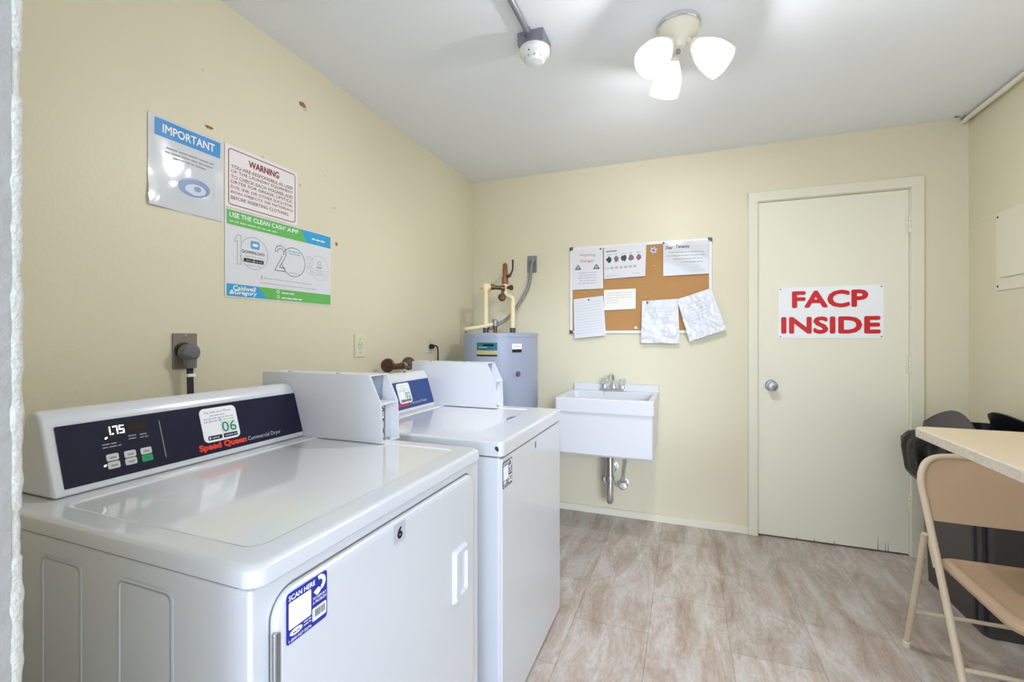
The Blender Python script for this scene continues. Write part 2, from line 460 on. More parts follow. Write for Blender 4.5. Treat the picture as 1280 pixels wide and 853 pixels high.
tb.box(c0, c1, BW - .017, BW, DZ1 + .002, ct, TRIM, bev=.003)
tb.box(DX0 - .008, DX0 + .003, BW - .004, BW + .045, 0, DZ1, TRIM); tb.box(DX1 - .003, DX1 + .006, BW - .004, BW + .045, 0, DZ1, TRIM)
tb.box(DX0, DX1, BW - .004, BW + .045, DZ1 - .002, DZ1 + .006, TRIM)
tb.build('trim_3', kind='structure')
b = M(); b.box(LW, c0, BW - .012, BW, 0, .046, TRIM, bev=.003); b.box(c1, RW, BW - .012, BW, 0, .046, TRIM, bev=.003)
b.build('baseboard_back', kind='structure')
M().box(LW, LW + .012, FW1, BW - .012, 0, .046, TRIM, bev=.003).build('baseboard_left', kind='structure')
M().box(RW - .012, RW, FW1, BW - .012, 0, .046, TRIM, bev=.003).build('baseboard_right', kind='structure')
M().box(RW - .0025, RW, 2.885, BW, 1.798, 1.803, TRIM).build('trim_4', kind='structure')

# ------------------------------------------------------------------ things on the right wall and ceiling
t = thing('access_panel', 'cream painted flat panel cover screwed to the right wall', 'panel', (RW, 2.70, 1.43))
b = M(); b.box(RW - .006, RW, 2.50, 2.885, 1.430, 1.802, TRIM, bev=.001); b.build('backing_plate', t)
b = M(); b.box(RW - .014, RW - .006, 2.54, 2.849, 1.489, 1.760, TRIM, bev=.002); b.build('cover_door', t)
for y, z in ((2.872, 1.782), (2.872, 1.450), (2.513, 1.782), (2.513, 1.450)):
    M().lathe([(.006, 0), (.006, .001), (.003, .0025), (.0005, .003)], (RW - .006, y, z), RUST, axis=(-1, 0, 0), seg=12).build('screw', t)
b = M(); b.cyl((1.372, .2, 2.353), (1.372, 3.12, 2.353), .0115, CREAMF, 16)
b.build('ceiling_pipe', loc=(1.372, 1.6, 2.353), label='cream pipe running along the top of the right wall under the ceiling', cat='pipe')
bk = thing('cable_clip', 'dark metal clip where the cream pipe meets the back corner', 'clip', (1.35, BW, 2.353))
b = M(); b.tube([(1.385, 3.09, 2.353), (1.38, 3.09, 2.369), (1.365, 3.09, 2.371), (1.356, 3.09, 2.353), (1.35, 3.09, 2.370), (1.325, 3.09, 2.3735)], .0025, GALV, 8, 4); b.build('strap', bk)
b = M(); b.lathe([(.006, 0), (.005, .002), (.001, .003)], (1.332, 3.09, 2.3735), RUST, axis=(0, 0, -1), seg=10); b.build('screw', bk)

# ceiling light: canopy, three arms, three frosted bells, three bulbs
LC = Vector((-.028, 1.805, CH))
t = thing('ceiling_light', 'lit three-bell ceiling light with cream canopy and chrome ring', 'ceiling light', LC)
M().lathe([(.078, 0), (.080, -.006), (.080, -.016), (.074, -.020)], LC, CHROME, seg=40).build('chrome_ring', t)
M().lathe([(.073, -.018), (.073, -.026), (.066, -.044), (.048, -.060), (.034, -.072), (.030, -.084), (.024, -.093), (.010, -.096), (.001, -.096)], LC, CREAMF, seg=40).build('canopy', t)
M().lathe([(.004, -.094), (.007, -.098), (.0085, -.104), (.006, -.111), (.001, -.114)], LC, STEEL, seg=16).build('finial', t)
FWD = Vector((-.3577, .9338, 0)); RGT = Vector((.9338, .3577, 0))
BULBS = []
for th in (-152, 92, -28):
    out = RGT * math.cos(R(th)) + FWD * math.sin(R(th))
    ax = (out * math.sin(R(44)) + Vector((0, 0, -math.cos(R(44))))).normalized()
    neck = LC + out * .052 + Vector((0, 0, -.088))
    b = M(); b.tube([LC + out * .02 + Vector((0, 0, -.07)), LC + out * .038 + Vector((0, 0, -.074)), neck - ax * .004], .010, CREAMF, 12, 4)
    b.lathe([(.018, -.006), (.024, 0), (.025, .014), (.020, .018)], neck, CREAMF, axis=ax, seg=24)
    arm = b.build('arm', t)
    prof = [(.024, .010), (.030, .020), (.041, .040), (.050, .062), (.056, .085), (.0585, .108), (.0585, .125), (.0575, .140),
            (.0545, .140), (.0555, .125), (.0555, .108), (.053, .085), (.047, .062), (.038, .041), (.027, .022), (.021, .013)]
    M().lathe(prof, neck, GLASS, axis=ax, seg=36, cap0=False, cap1=False).build('lamp_shade', t)
    M().lathe([(.012, .012), (.013, .030), (.020, .045), (.027, .062), (.029, .078), (.024, .094), (.012, .103), (.001, .105)], neck, BULB, axis=ax, seg=20).build('bulb', t)
    BULBS.append((neck, ax))

t = thing('smoke_detector', 'white round smoke detector on a grey box hung from the ceiling', 'smoke detector', (-.555, 1.69, CH))
b = M(); b.box(-.607, -.503, 1.640, 1.744, CH - .048, CH, GALV, bev=.002); jb = b.build('junction_box', t)
b = M(); b.cyl((-.560, .25, CH - .014), (-.560, 1.632, CH - .014), .0115, GALV, 16); b.cyl((-.560, 1.615, CH - .016), (-.560, 1.642, CH - .016), .016, STEEL, 8); b.build('conduit', t)
b = M(); b.lathe([(.056, -.044), (.060, -.048), (.060, -.062), (.055, -.069), (.046, -.073), (.041, -.078), (.039, -.092), (.033, -.098), (.012, -.101), (.001, -.101)], (-.553, 1.690, CH), SMOKE, seg=36)
b.build('detector_head', t)
b = M()
for k in range(10):
    a = 2 * PI * k / 10
    b.box(-.553 + .038 * math.cos(a) - .003, -.553 + .038 * math.cos(a) + .003, 1.690 + .038 * math.sin(a) - .003, 1.690 + .038 * math.sin(a) + .003, CH - .090, CH - .081, INKL)
b.build('vent_slot', t)
M().lathe([(.004, -.069), (.003, -.0735), (.0005, -.0738)], (-.560, 1.643, CH), INK, seg=10).build('indicator', t)

# ------------------------------------------------------------------ posters on the left wall
def poster_base(b, y0, z0, w, h, mt, th=.0016, curl=0.0):
    s = left_sheet(b, y0, z0, LW + .0012)
    return s
# IMPORTANT
b = M(); s = left_sheet(b, .883, 1.609, LW + .0025); W, H = .236, .277
def bow(u, v): return .006 * math.exp(-((u - .0) / .05) ** 2 - ((v - .0) / .06) ** 2) + .0015 * math.sin(u * 40) * math.sin(v * 23 + 1)
s.bend = bow
def gridrect(s, u0, v0, u1, v1, m, h, nu=14, nv=14):
    s.mb.grid(lambda a, c: s.p(u0 + (u1 - u0) * a, v0 + (v1 - v0) * c, h), nu, nv, m)
gridrect(s, 0, 0, W, H, LAMIN, 0)
gridrect(s, .018, H - .060, W - .009, H - .007, BLUEP, .0005)
s.text('IMPORTANT', .040, H - .047, W - .030, H - .020, WHITEP, .0012, bold=.02)
for i, (a, c) in enumerate(((.052, .205), (.048, .207), (.072, .186))): s.dashes(a, c, .186 - i * .013, .007, INKG, .001, seed=20 + i)
def ell(s, cu, cv, ru, rv, tilt, n=40):
    return [(cu + ru * math.cos(2 * PI * i / n) * math.cos(tilt) - rv * math.sin(2 * PI * i / n) * math.sin(tilt), cv + ru * math.cos(2 * PI * i / n) * math.sin(tilt) + rv * math.sin(2 * PI * i / n) * math.cos(tilt)) for i in range(n)]
GREYB = mat('logo_blue_grey', srgb(120, 144, 186), rough=.3); GREYC = mat('logo_pale_blue', srgb(200, 210, 226), rough=.3)
s.poly(ell(s, .138, .088, .052, .030, .1), GREYB, .001); s.poly(ell(s, .142, .082, .034, .018, .1), GREYC, .0014)
s.poly(ell(s, .148, .086, .012, .009, .1), GREYB, .0018)
s.ringpoly(ell(s, .146, .078, .064, .038, .12), ell(s, .144, .081, .062, .036, .12), GREYC, .0010)
b.build('important_notice', loc=(LW, 1.0, 1.74), label='glossy laminated white notice with blue IMPORTANT band, left of the other wall signs', cat='poster')
# WARNING
b = M(); s = left_sheet(b, 1.127, 1.668, LW + .0010); W, H = .317, .222
s.slab(s.rr(0, 0, W, H, .004), PINKP, 0, .0014)
s.frame(.012, .010, W - .010, H - .012, .012, .0032, MAROON, .0019)
s.text('WARNING', .092, H - .056, .226, H - .030, MAROON, .0020, bold=.03)
LN = ['YOU ARE RESPONSIBLE AS USER', 'OF THE LAUNDRY EQUIPMENT', 'TO CHECK EACH WASHER AND', 'DRYER FOR GREASE, LIPSTICK,', 'DYE, INK OR OTHER SUCH FOR-', 'EIGN OBJECTS OR MATERIALS', 'BEFORE INSERTING CLOTHING.']
for i, q in enumerate(LN):
    v = H - .080 - i * .0185
    s.text(q, .022, v, .294 - (.02 if i == 6 else 0), v + .0125, MAROON, .0020, bold=.004)
b.build('warning_sign', loc=(LW, 1.28, 1.78), label='white laundry WARNING sign with a thin dark red border', cat='sign')
# app poster
b = M(); s = left_sheet(b, 1.127, 1.350, LW + .0010); W, H = .508, .314
s.slab(s.rr(0, 0, W, H, .002), PAPER, 0, .0016)
h1, h2, h3 = .0021, .0026, .0031
s.poly([(.006, H - .056), (.366, H - .056), (.335, H - .004), (.006, H - .004)], GREENP, h1)
s.poly([(.366, H - .056), (W - .003, H - .056), (W - .003, H - .004), (.335, H - .004)], SKYP, h1)
s.text('USE THE CLEAN CASH', .016, H - .029, .250, H - .012, WHITEP, h2, bold=.02)
s.text('TM', .252, H - .019, .262, H - .013, WHITEP, h2); s.text('APP', .264, H - .029, .322, H - .012, WHITEP, h2, bold=.02)
s.dashes(.018, .215, H - .046, .009, mat('pale_green_print', srgb(196, 228, 180), .5), h2, seed=31)
s.dashes(.395, .470, H - .036, .010, WHITEP, h2, seed=32)
LINE = mat('outline_grey', srgb(140, 140, 132), .6)
for n, cu, cv, r, col in ((1, .115, .170, .060, LINE), (2, .298, .165, .060, INK), (3, .438, .160, .054, INKL)):
    wd = .0022 if n == 2 else .0016
    s.arc(cu, cv, r - wd, r, -205 + 40, 150, col, h1, 30)
    x = cu - r
    if n == 1: s.line([(x - .018, cv + .040), (x - .008, cv + .056), (x + .006, cv + .056), (x + .006, cv - .048), (x - .008, cv - .048), (x - .008, cv + .034), (x - .018, cv + .030), (x - .018, cv + .040)], .0016, col, h1)
    if n == 2:
        s.arc(x - .004, cv + .030, .014, .0165, -30, 180, col, h1); s.arc(x - .004, cv + .030, .025, .0275, -40, 180, col, h1)
        s.line([(x - .030, cv + .030), (x - .019, cv + .030)], .002, col, h1)
        s.line([(x + .016, cv + .012), (x - .010, cv - .030), (x + .016, cv - .030), (x + .016, cv - .044), (x - .032, cv - .044), (x + .004, cv + .018)], .0024, col, h1)
    if n == 3:
        for vv in (.022, -.018):
            s.arc(x - .004, cv + vv, .010, .012, -120, 160, col, h1); s.arc(x - .004, cv + vv, .020, .022, -80, 150, col, h1)
        s.line([(x - .024, cv + .026), (x - .014, cv + .026)], .002, col, h1); s.line([(x - .024, cv - .024), (x - .014, cv - .024)], .002, col, h1)
APPB = mat('app_icon_blue', srgb(96, 166, 214), .4)
s.rrect(.100, .186, .138, .216, .006, APPB, h1); s.rrect(.108, .196, .130, .206, .003, WHITEP, h2)
s.text('DOWNLOAD', .066, .166, .160, .177, INK, h1, bold=.02)
s.dashes(.078, .152, .154, .006, INKL, h1, seed=33)
s.rrect(.072, .134, .156, .148, .002, BLACK, h1); s.dashes(.080, .150, .138, .007, INKG, h2, seed=34); s.rect(.112, .134, .114, .148, PAPER, h2)
s.dashes(.082, .150, .122, .005, INKL, h1, seed=35)
for i in range(2): s.dashes(.270 + .004 * i, .330, .206 - .010 * i, .006, APPB, h1, seed=36 + i)
s.dashes(.274, .328, .118, .006, INKL, h1, seed=38)
s.text('START', .422, .158, .452, .166, INK, h1, bold=.02)
s.rrect(.428, .172, .448, .190, .003, INKL, h1); s.rrect(.432, .176, .444, .186, .002, PAPER, h2)
for i in range(3): s.dashes(.412, .466, .147 - .009 * i, .005, INKL, h1, seed=40 + i)
s.rrect(.145, .078, .149, .092, .001, INKG, h1)
s.dashes(.156, .400, .082, .006, INKL, h1, seed=44); s.dashes(.140, .420, .063, .006, INKL, h1, seed=45)
s.poly([(.006, .004), (.172, .004), (.132, .048), (.006, .048)], SKYP, h1)
s.poly([(.172, .004), (W - .003, .004), (W - .003, .048), (.132, .048)], GREENP, h1)
s.text('Caldwell', .030, .026, .122, .044, WHITEP, h2, bold=.025, shear=.15); s.text('&Gregory', .016, .007, .126, .027, WHITEP, h2, bold=.025, shear=.15)
for v in (.033, .013):
    s.ring(.222, v + .004, .0045, .007, WHITEP, h2)
s.dashes(.238, .300, .032, .008, WHITEP, h2, seed=46); s.dashes(.238, .345, .012, .008, WHITEP, h2, seed=47)
b.build('app_poster', loc=(LW, 1.38, 1.5), label='white landscape poster with green and blue bands and steps 1 2 3', cat='poster')

# ------------------------------------------------------------------ bulletin board on the back wall
t = thing('bulletin_board', 'white framed cork bulletin board on the back wall', 'bulletin board', (-.30, BW, 1.22))
bx0, bx1, bz0, bz1 = -.759, .150, 1.232, 1.830
b = M(); b.box(bx0 + .014, bx1 - .014, BW - .008, BW, bz0 + .014, bz1 - .014, CORK); b.build('cork_sheet', t)
b = M(); fy0, fy1 = BW - .015, BW
for q in ((bx0, bx0 + .018, bz0, bz1), (bx1 - .018, bx1, bz0, bz1)): b.box(q[0], q[1], fy0, fy1, q[2], q[3], ALU, bev=.003)
for q in ((bx0 + .016, bx1 - .016, bz0, bz0 + .018), (bx0 + .016, bx1 - .016, bz1 - .018, bz1)): b.box(q[0], q[1], fy0, fy1, q[2], q[3], ALU, bev=.003)
b.build('frame', t)
for cx, cz, sx, sz in ((bx0, bz0, 1, 1), (bx0, bz1, 1, -1), (bx1, bz0, -1, 1), (bx1, bz1, -1, -1)):
    pts = [(cx - .002 * sx, cz + .026 * sz), (cx - .002 * sx, cz + .004 * sz), (cx + .004 * sx, cz - .002 * sz), (cx + .026 * sx, cz - .002 * sz), (cx + .020 * sx, cz + .019 * sz)]
    M().prism(pts, 'y', fy0 - .002, BW - .001, CAP, bev=.001).build('corner_cap', t)

PY = BW - .0165
def sheet_obj(name, label, cat, corners, draw, mt=PAPER, bendf=None, nu=12, nv=12, y=PY):
    """paper given by its corners tl,tr,bl,br in x,z; draw(s,W,H) prints on it"""
    tl, tr, bl, br = corners
    b = M()
    class Q(Sheet):
        def p(self, u, v, h=0.0):
            x = (bl[0] * (1 - u) + br[0] * u) * (1 - v) + (tl[0] * (1 - u) + tr[0] * u) * v
            z = (bl[1] * (1 - u) + br[1] * u) * (1 - v) + (tl[1] * (1 - u) + tr[1] * u) * v
            return Vector((x, y - h - (bendf(u, v) if bendf else 0), z))
    s = Q(b, (0, 0, 0), (1, 0, 0), (0, 0, 1))
    b.grid(lambda a, c: s.p(a, c, 0), nu, nv, mt)
    draw(s)
    cx = (tl[0] + br[0]) / 2; cz = (tl[1] + br[1]) / 2
    return b.build(name, loc=(cx, y, cz), label=label, cat=cat, ang=60)
PINKR = mat('faded_red_print', srgb(206, 112, 124), .6)
def d_warn(s):
    s.text('Warning', .24, .80, .76, .88, PINKR, .0006, bold=.01); s.text('Danger', .28, .65, .72, .74, PINKR, .0006, bold=.01)
    for c in (.19, .79):
        s.poly([(c - .11, .49), (c + .11, .49), (c, .62)], INK, .0005); s.poly([(c - .050, .515), (c + .050, .515), (c, .585)], PAPER, .0009); s.rect(c - .012, .525, c + .012, .555, INK, .0012)
    for i in range(5): s.dashes(.2 + .04 * (i % 2), .80, .40 - .065 * i, .035, INKL, .0005, seed=60 + i)
sheet_obj('danger_notice', 'white Warning Danger notice with two black triangles, top left of corkboard', 'notice',
          ((-.742, 1.815), (-.530, 1.812), (-.740, 1.535), (-.528, 1.537)), d_warn)
def d_chart(s):
    s.dashes(.05, .31, .83, .085, INKG, .0006, seed=69)
    cols = [srgb(50, 60, 72), srgb(120, 116, 104), srgb(70, 72, 76), srgb(124, 118, 120), srgb(150, 98, 108)]
    for i, c in enumerate(cols):
        mm = mat('chart_icon_%d' % i, c, .6); x = .13 + i * .175; v = .60
        rnd = random.Random(i + 3)
        pts = [(x + .074 * math.cos(2 * PI * k / 11) * rnd.uniform(.6, 1.1), v + .105 * math.sin(2 * PI * k / 11) * rnd.uniform(.6, 1.15)) for k in range(11)]
        s.poly(pts, mm, .0005)
        s.dashes(x - .05, x + .06, .74, .03, INKG, .0005, seed=70 + i)
    s.dashes(.03, .13, .315, .035, INKG, .0005, seed=77)
    for i in range(6):
        x = .20 + i * .11; s.disc(x, .33, .038, INKG, .0005, 12); s.disc(x + .004, .33, .018, PAPER, .0009, 10)
    s.dashes(.06, .15, .07, .04, INKL, .0005, seed=78); s.dashes(.17, .34, .08, .03, INKL, .0005, seed=79); s.dashes(.68, .90, .10, .03, INKL, .0005, seed=80)
sheet_obj('picture_chart', 'white picture chart with five coloured icons, pinned right of the danger notice', 'chart',
          ((-.523, 1.816), (-.246, 1.824), (-.522, 1.600), (-.252, 1.608)), d_chart, bendf=lambda u, v: .004 * u * u * (1 - v))
HAND = mat('marker_ink', srgb(70, 78, 84), .6)
def d_dear(s):
    s.text('Dear', .05, .78, .22, .88, HAND, .0006, bold=.02, shear=.2); s.text('Tenants', .28, .80, .58, .90, HAND, .0006, bold=.02, shear=.2)
    for i, (a, c) in enumerate(((.12, .9), (.08, .92), (.22, .88), (.40, .9))): s.dashes(a, c, .67 - .10 * i, .035, INKG, .0006, seed=84 + i)
    s.dashes(.60, .95, .10, .02, INKL, .0006, seed=90)
sheet_obj('tenants_notice', 'glossy plastic-covered Dear Tenants notice at top right of corkboard', 'notice',
          ((-.141, 1.824), (.134, 1.814), (-.140, 1.602), (.132, 1.606)), d_dear, LAMIN, lambda u, v: .003 * math.sin(6 * u + 3 * v) * math.sin(4 * v) ** 2 + .002, 18, 14)
def d_lined(s):
    for i in range(12): s.dashes(.08, .92, .88 - .07 * i, .014, INKL, .0005, seed=92 + i)
sheet_obj('typed_letter', 'long white typed letter hanging below the frame, bottom left of corkboard', 'paper',
          ((-.732, 1.469), (-.527, 1.487), (-.724, 1.196), (-.507, 1.219)), d_lined, bendf=lambda u, v: .010 * (1 - v) + .003 * math.sin(3 * u))
def d_note(s):
    for i in range(5): s.dashes(.08, .9 if i < 3 else .45, .82 - .12 * i, .035, INKL, .0005, seed=110 + i)
sheet_obj('small_note', 'small cream handwritten note pinned in the middle of the corkboard', 'paper',
          ((-.523, 1.526), (-.313, 1.529), (-.521, 1.388), (-.314, 1.394)), d_note, mat('note_paper', srgb(242, 240, 230), .6))
from mathutils import noise as mnoise
def crumple(seed):
    def f(u, v):
        q = Vector((u * 1.0 + seed * 7.3, v * 1.2 + seed * 3.1, seed))
        a = abs(mnoise.noise(q * 2.6)) * .020 + abs(mnoise.noise(q * 6.1)) * .010 + abs(mnoise.noise(q * 13.0)) * .004
        return a * (.35 + .75 * (1 - v)) + .010
    return f
def d_bag(seed, rows):
    def f(s):
        for i in range(rows): s.dashes(.22, .80, .80 - .075 * i, .012, INKL, .0014, seed=seed + i)
    return f
sheet_obj('sleeved_paper', 'crumpled plastic-sleeved paper hanging upright, left one of two at lower right of corkboard', 'paper',
          ((-.271, 1.443), (-.050, 1.452), (-.278, 1.168), (-.040, 1.167)), d_bag(130, 4), SLEEVE, crumple(4), 44, 44, PY - .003)
sheet_obj('sleeved_paper', 'crumpled plastic-sleeved paper hanging tilted off the corkboard frame, right one of two', 'paper',
          ((-.056, 1.447), (.142, 1.512), (.018, 1.179), (.230, 1.254)), d_bag(140, 6), SLEEVE, crumple(9), 44, 44, PY - .008)
def pin(x, z, mt, label, name='push_pin', y=PY, r=.006):
    M().lathe([(.002, -.006), (.002, 0), (r, .001), (r, .003), (r * .6, .006), (r * .55, .009), (r * .8, .011), (r * .7, .013), (.0005, .0135)], (x, y - .001, z), mt, axis=(0, -1, 0), seg=14).build(name, loc=(x, y, z), label=label, cat='pin')
WPIN = mat('white_pin', srgb(250, 238, 226), .35); DPIN = mat('dark_pin', srgb(70, 66, 96), .35); CPIN = mat('tan_pin', srgb(214, 186, 140), .4)
pin(-.314, 1.268, WPIN, 'round white push pin low on the bare cork', y=BW - .008, r=.010)
pin(-.197, 1.672, CPIN, 'small pale pin on bare cork below the lilac flower', y=BW - .008)
pin(-.252, 1.468, CPIN, 'small tan pin above the left sleeved paper', y=BW - .008)
pin(-.238, 1.432, DPIN, 'dark pin at the top left of the upright sleeved paper', y=PY - .016)
pin(-.625, 1.463, DPIN, 'dark pin at the top of the long typed letter')
pin(-.545, 1.806, DPIN, 'dark pin between danger notice and picture chart')
pin(-.138, 1.818, mat('teal_pin', srgb(44, 96, 104), .35), 'dark teal pin at the top left corner of the Dear Tenants notice')
pin(-.658, 1.512, CPIN, 'tan pin between the danger notice and the typed letter', y=BW - .008)
t = thing('paper_flower', 'lilac star-shaped flower pinned on cork between chart and notice', 'decoration', (-.200, BW - .010, 1.775))
b = M()
s = back_sheet(b, -.200, 1.775, BW - .0085)
pts = []
for k in range(12):
    a = 2 * PI * k / 12 + .26; r = .026 if k % 2 == 0 else .015
    pts.append((r * math.cos(a), r * math.sin(a)))
s.slab(pts, LOTUS, 0, .003); b.build('petals', t)
M().lathe([(.008, 0), (.007, .004), (.001, .0055)], (-.200, BW - .0115, 1.775), mat('violet_pin', srgb(110, 92, 190), .4), axis=(0, -1, 0), seg=14).build('flower_centre', t)

# FACP sign on the door
t = thing('door_sign', 'white FACP INSIDE sign with bold red letters on the door', 'sign', (.774, BW + .004, 1.20))
b = M(); s = back_sheet(b, .516, 1.200, BW + .0035); s.slab(s.rr(0, 0, .516, .302, .002), WHITEP, 0, .002); b.build('plate', t)
b = M(); s = back_sheet(b, .516, 1.200, BW + .0012)
s.text('FACP', .070, .178, .445, .280, REDP, .0006, bold=.046); s.text('INSIDE', .014, .026, .502, .128, REDP, .0006, bold=.046)
b.build('lettering', t)
for u, v in ((.010, .010), (.506, .010), (.010, .292), (.506, .292)):
    M().lathe([(.004, 0), (.003, .0015), (.0005, .002)], (.516 + u, BW + .0015, 1.2 + v), INK, axis=(0, -1, 0), seg=10).build('screw', t)

# ------------------------------------------------------------------ outlets, plugs, valves on the left wall
t = thing('dryer_outlet', 'dark taupe heavy-duty wall outlet above the dryer', 'outlet', (LW, .99, 1.165))
b = M(); b.box(LW, LW + .007, .952, 1.028, 1.107, 1.221, TAUPE, bev=.003); b.build('cover_plate', t)
M().lathe([(.026, 0), (.026, .006), (.022, .008), (.001, .008)], (LW + .006, .982, 1.166), BLACK, axis=(1, 0, 0), seg=24).build('receptacle', t)
for z in (1.214, 1.114): M().lathe([(.004, 0), (.003, .0015), (.0005, .002)], (LW + .007, .990, z), STEEL, axis=(1, 0, 0), seg=10).build('screw', t)
t = thing('power_cord', 'grey dryer plug and flat dark cord dropping behind the dryer', 'power cord', (LW + .04, .985, 1.15))
b = M(); px = LW + .015
b.lathe([(.020, 0), (.026, .004), (.028, .020), (.026, .034), (.016, .042), (.001, .043)], (px, .983, 1.160), GREYPL, axis=(1, 0, 0), seg=24)
b.loft([[(px + .021 + .016 * math.cos(2 * PI * k / 16) * q, .984 + .020 * math.sin(2 * PI * k / 16) * q, z) for k in range(16)] for z, q in ((1.162, 1.05), (1.140, 1.0), (1.122, .85), (1.110, .82))], GREYPL)
b.build('plug', t)
def flat_cord(p0, p1, w, m, n=3):
    bb = M()
    for k in range(n):
        dy = (k - (n - 1) / 2) * w
        bb.tube([(p0[0], p0[1] + dy, p0[2]), ((p0[0] + p1[0]) / 2, (p0[1] + p1[1]) / 2 + dy, (p0[2] + p1[2]) / 2), (p1[0], p1[1] + dy, p1[2])], w * .58, m, 10, 3)
    return bb
flat_cord((px + .020, .985, 1.118), (px + .018, .992, .86), .0065, mat('cord_brown_black', srgb(62, 52, 50), .5)).build('cord', t)
b = M(); b.box(px + .009, px + .031, .974, .998, 1.082, 1.092, WHITEP, bev=.002); b.build('cord_tag', t)

def duplex(y, name, label, zc=1.166, single=False):
    t = thing(name, label, 'outlet', (LW, y, zc - .057))
    b = M(); b.box(LW, LW + .006, y - .038, y + .038, zc - .057, zc + .057, IVORY, bev=.002); b.build('cover_plate', t)
    for dz in ((0,) if single else (.0195, -.0195)):
        bb = M(); s = left_sheet(bb, y, zc + dz, LW + .006)
        s.slab(s.circ(0, 0, .0175 if single else .0155, 24), IVORY, 0, .0018)
        for du in (-.006, .006): s.rect(du - .0012, -.001, du + .0012, .008, INK, .0022)
        s.disc(0, -.0075, .0025, INK, .0022, 10)
        if single: s.ring(0, 0, .0165, .0178, INKG, .0021)
        bb.build('receptacle', t)
    for dz in ((.034, -.034) if single else (0,)):
        M().lathe([(.004, 0), (.003, .0012), (.0005, .0016)], (LW + .006, y, zc + dz), STEEL, axis=(1, 0, 0), seg=10).build('screw', t)
duplex(1.830, 'wall_outlet', 'ivory single wall outlet with nothing plugged in, above the coin box', single=True)
duplex(2.480, 'wall_outlet', 'ivory wall outlet with a black plug in it, beside the water heater')
t = thing('power_cord', 'black plug and thin black cord hanging behind the washer', 'power cord', (LW + .03, 2.48, 1.14))
b = M(); b.lathe([(.012, 0), (.016, .003), (.016, .018), (.010, .028), (.001, .030)], (LW + .0085, 2.480, 1.148), BLACK, axis=(1, 0, 0), seg=18); b.box(LW + .0085, LW + .026, 2.470, 2.505, 1.138, 1.160, BLACK, bev=.004); b.build('plug', t)
b = M(); b.tube([(LW + .02, 2.500, 1.150), (LW + .022, 2.530, 1.152), (LW + .022, 2.552, 1.132), (LW + .02, 2.560, 1.08), (LW + .02, 2.560, .95), (LW + .03, 2.50, .80)], .0045, BLACK, 10, 6); b.build('cord', t)

# laundry supply valve: two round brown handles on a brass body
t = thing('laundry_valve', 'brass water valve with two round brown handles behind the washer', 'valve', (LW, 2.04, 1.05))
vx = LW + .075
b = M()
b.cyl((vx, 1.955, 1.052), (vx, 2.115, 1.052), .0115, BRASS, 16, .002); b.cyl((vx, 1.985, 1.052), (vx, 2.075, 1.052), .0165, BRASS, 8, .002)
b.cyl((vx, 2.08, 1.052), (vx, 2.108, 1.052), .022, STEEL, 8, .002)
b.cyl((LW, 2.03, 1.052), (vx, 2.03, 1.052), .010, BRASS, 14)
b.build('valve_body', t)
for y, nx in ((1.950, Vector((.35, -.9, .1))), (2.135, Vector((.6, -.6, .2)))):
    bb = M(); bb.lathe([(.010, -.012), (.012, -.008), (.030, -.006), (.036, 0), (.036, .004), (.030, .009), (.014, .008), (.012, .012), (.001, .013)], (vx + .006, y, 1.062), RUST, axis=nx, seg=24)
    bb.build('valve_handle', t)

# ------------------------------------------------------------------ grey outlet and conduit on the back wall
t = thing('grey_outlet', 'grey metal outlet box high on the back wall with conduit', 'outlet box', (-1.038, BW, 1.67))
b = M(); b.box(-1.074, -1.004, BW - .012, BW, 1.672, 1.792, GALV, bev=.003); b.build('cover_plate', t)
M().lathe([(.022, 0), (.022, .006), (.018, .010), (.001, .010)], (-1.035, BW - .011, 1.74), DKGREY, axis=(0, -1, 0), seg=20).build('receptacle', t)
b = M(); b.tube([(-1.026, BW - .022, 1.762), (-1.024, BW - .040, 1.750), (-1.030, BW - .042, 1.72), (-1.040, BW - .035, 1.66), (-1.05, BW - .06, 1.56), (-1.09, BW - .14, 1.44), (-1.13, BW - .24, 1.34), (-1.17, BW - .35, 1.285), (-1.20, BW - .40, 1.262)], .0125, mat('grey_flex_conduit', srgb(140, 138, 130), .5), 12, 6); b.build('conduit', t)

# ------------------------------------------------------------------ water heater
HC = Vector((-1.135, 2.755, 0)); HR = .243; HT = 1.232
t = thing('water_heater', 'grey cylindrical electric water heater in the back left corner', 'water heater', HC)
M().lathe([(HR, .03), (HR, HT - .012), (HR - .004, HT - .004), (HR - .012, HT), (.001, HT + .004)], HC, HEATM, seg=64).build('tank', t)
M().lathe([(HR + .003, HT - .024), (HR + .003, HT - .004), (HR, HT - .002), (HR - .006, HT + .001)], HC, HEATM, seg=64, cap0=False, cap1=False).build('top_rim', t)
M().lathe([(HR - .01, 0), (HR - .01, .032)], HC, DKGREY, seg=48).build('base', t)
def on_tank(b, ang, z, w, h, mt, dh=.0012):
    n = 8; da = w / HR / 2
    vs = []; fs = []
    for i in range(n + 1):
        a = ang - da + 2 * da * i / n
        for zz in (z - h / 2, z + h / 2): vs.append((HC.x + (HR + dh) * math.cos(a), HC.y + (HR + dh) * math.sin(a), zz))
    for i in range(n): fs.append((2 * i, 2 * i + 2, 2 * i + 3, 2 * i + 1))
    b.add(vs, fs, mt)
toc = math.atan2(-HC.y, -HC.x)           # direction from the tank to the doorway
b = M(); a1 = toc - .36; on_tank(b, a1, 1.150, .135, .048, TEAL); on_tank(b, a1, 1.113, .135, .026, YELL); on_tank(b, a1, 1.096, .135, .010, BLACK, .0014); on_tank(b, a1 + .05, 1.158, .07, .012, PANELD, .0018); on_tank(b, a1 - .1, 1.145, .06, .006, YELL, .0018)
b.build('energy_label', t)
b = M(); a2 = toc + .42; on_tank(b, a2, 1.150, .064, .034, WHITEP); on_tank(b, a2, 1.124, .064, .020, BLACK); on_tank(b, a2, 1.150, .040, .006, INKL, .0016); b.build('data_label', t)
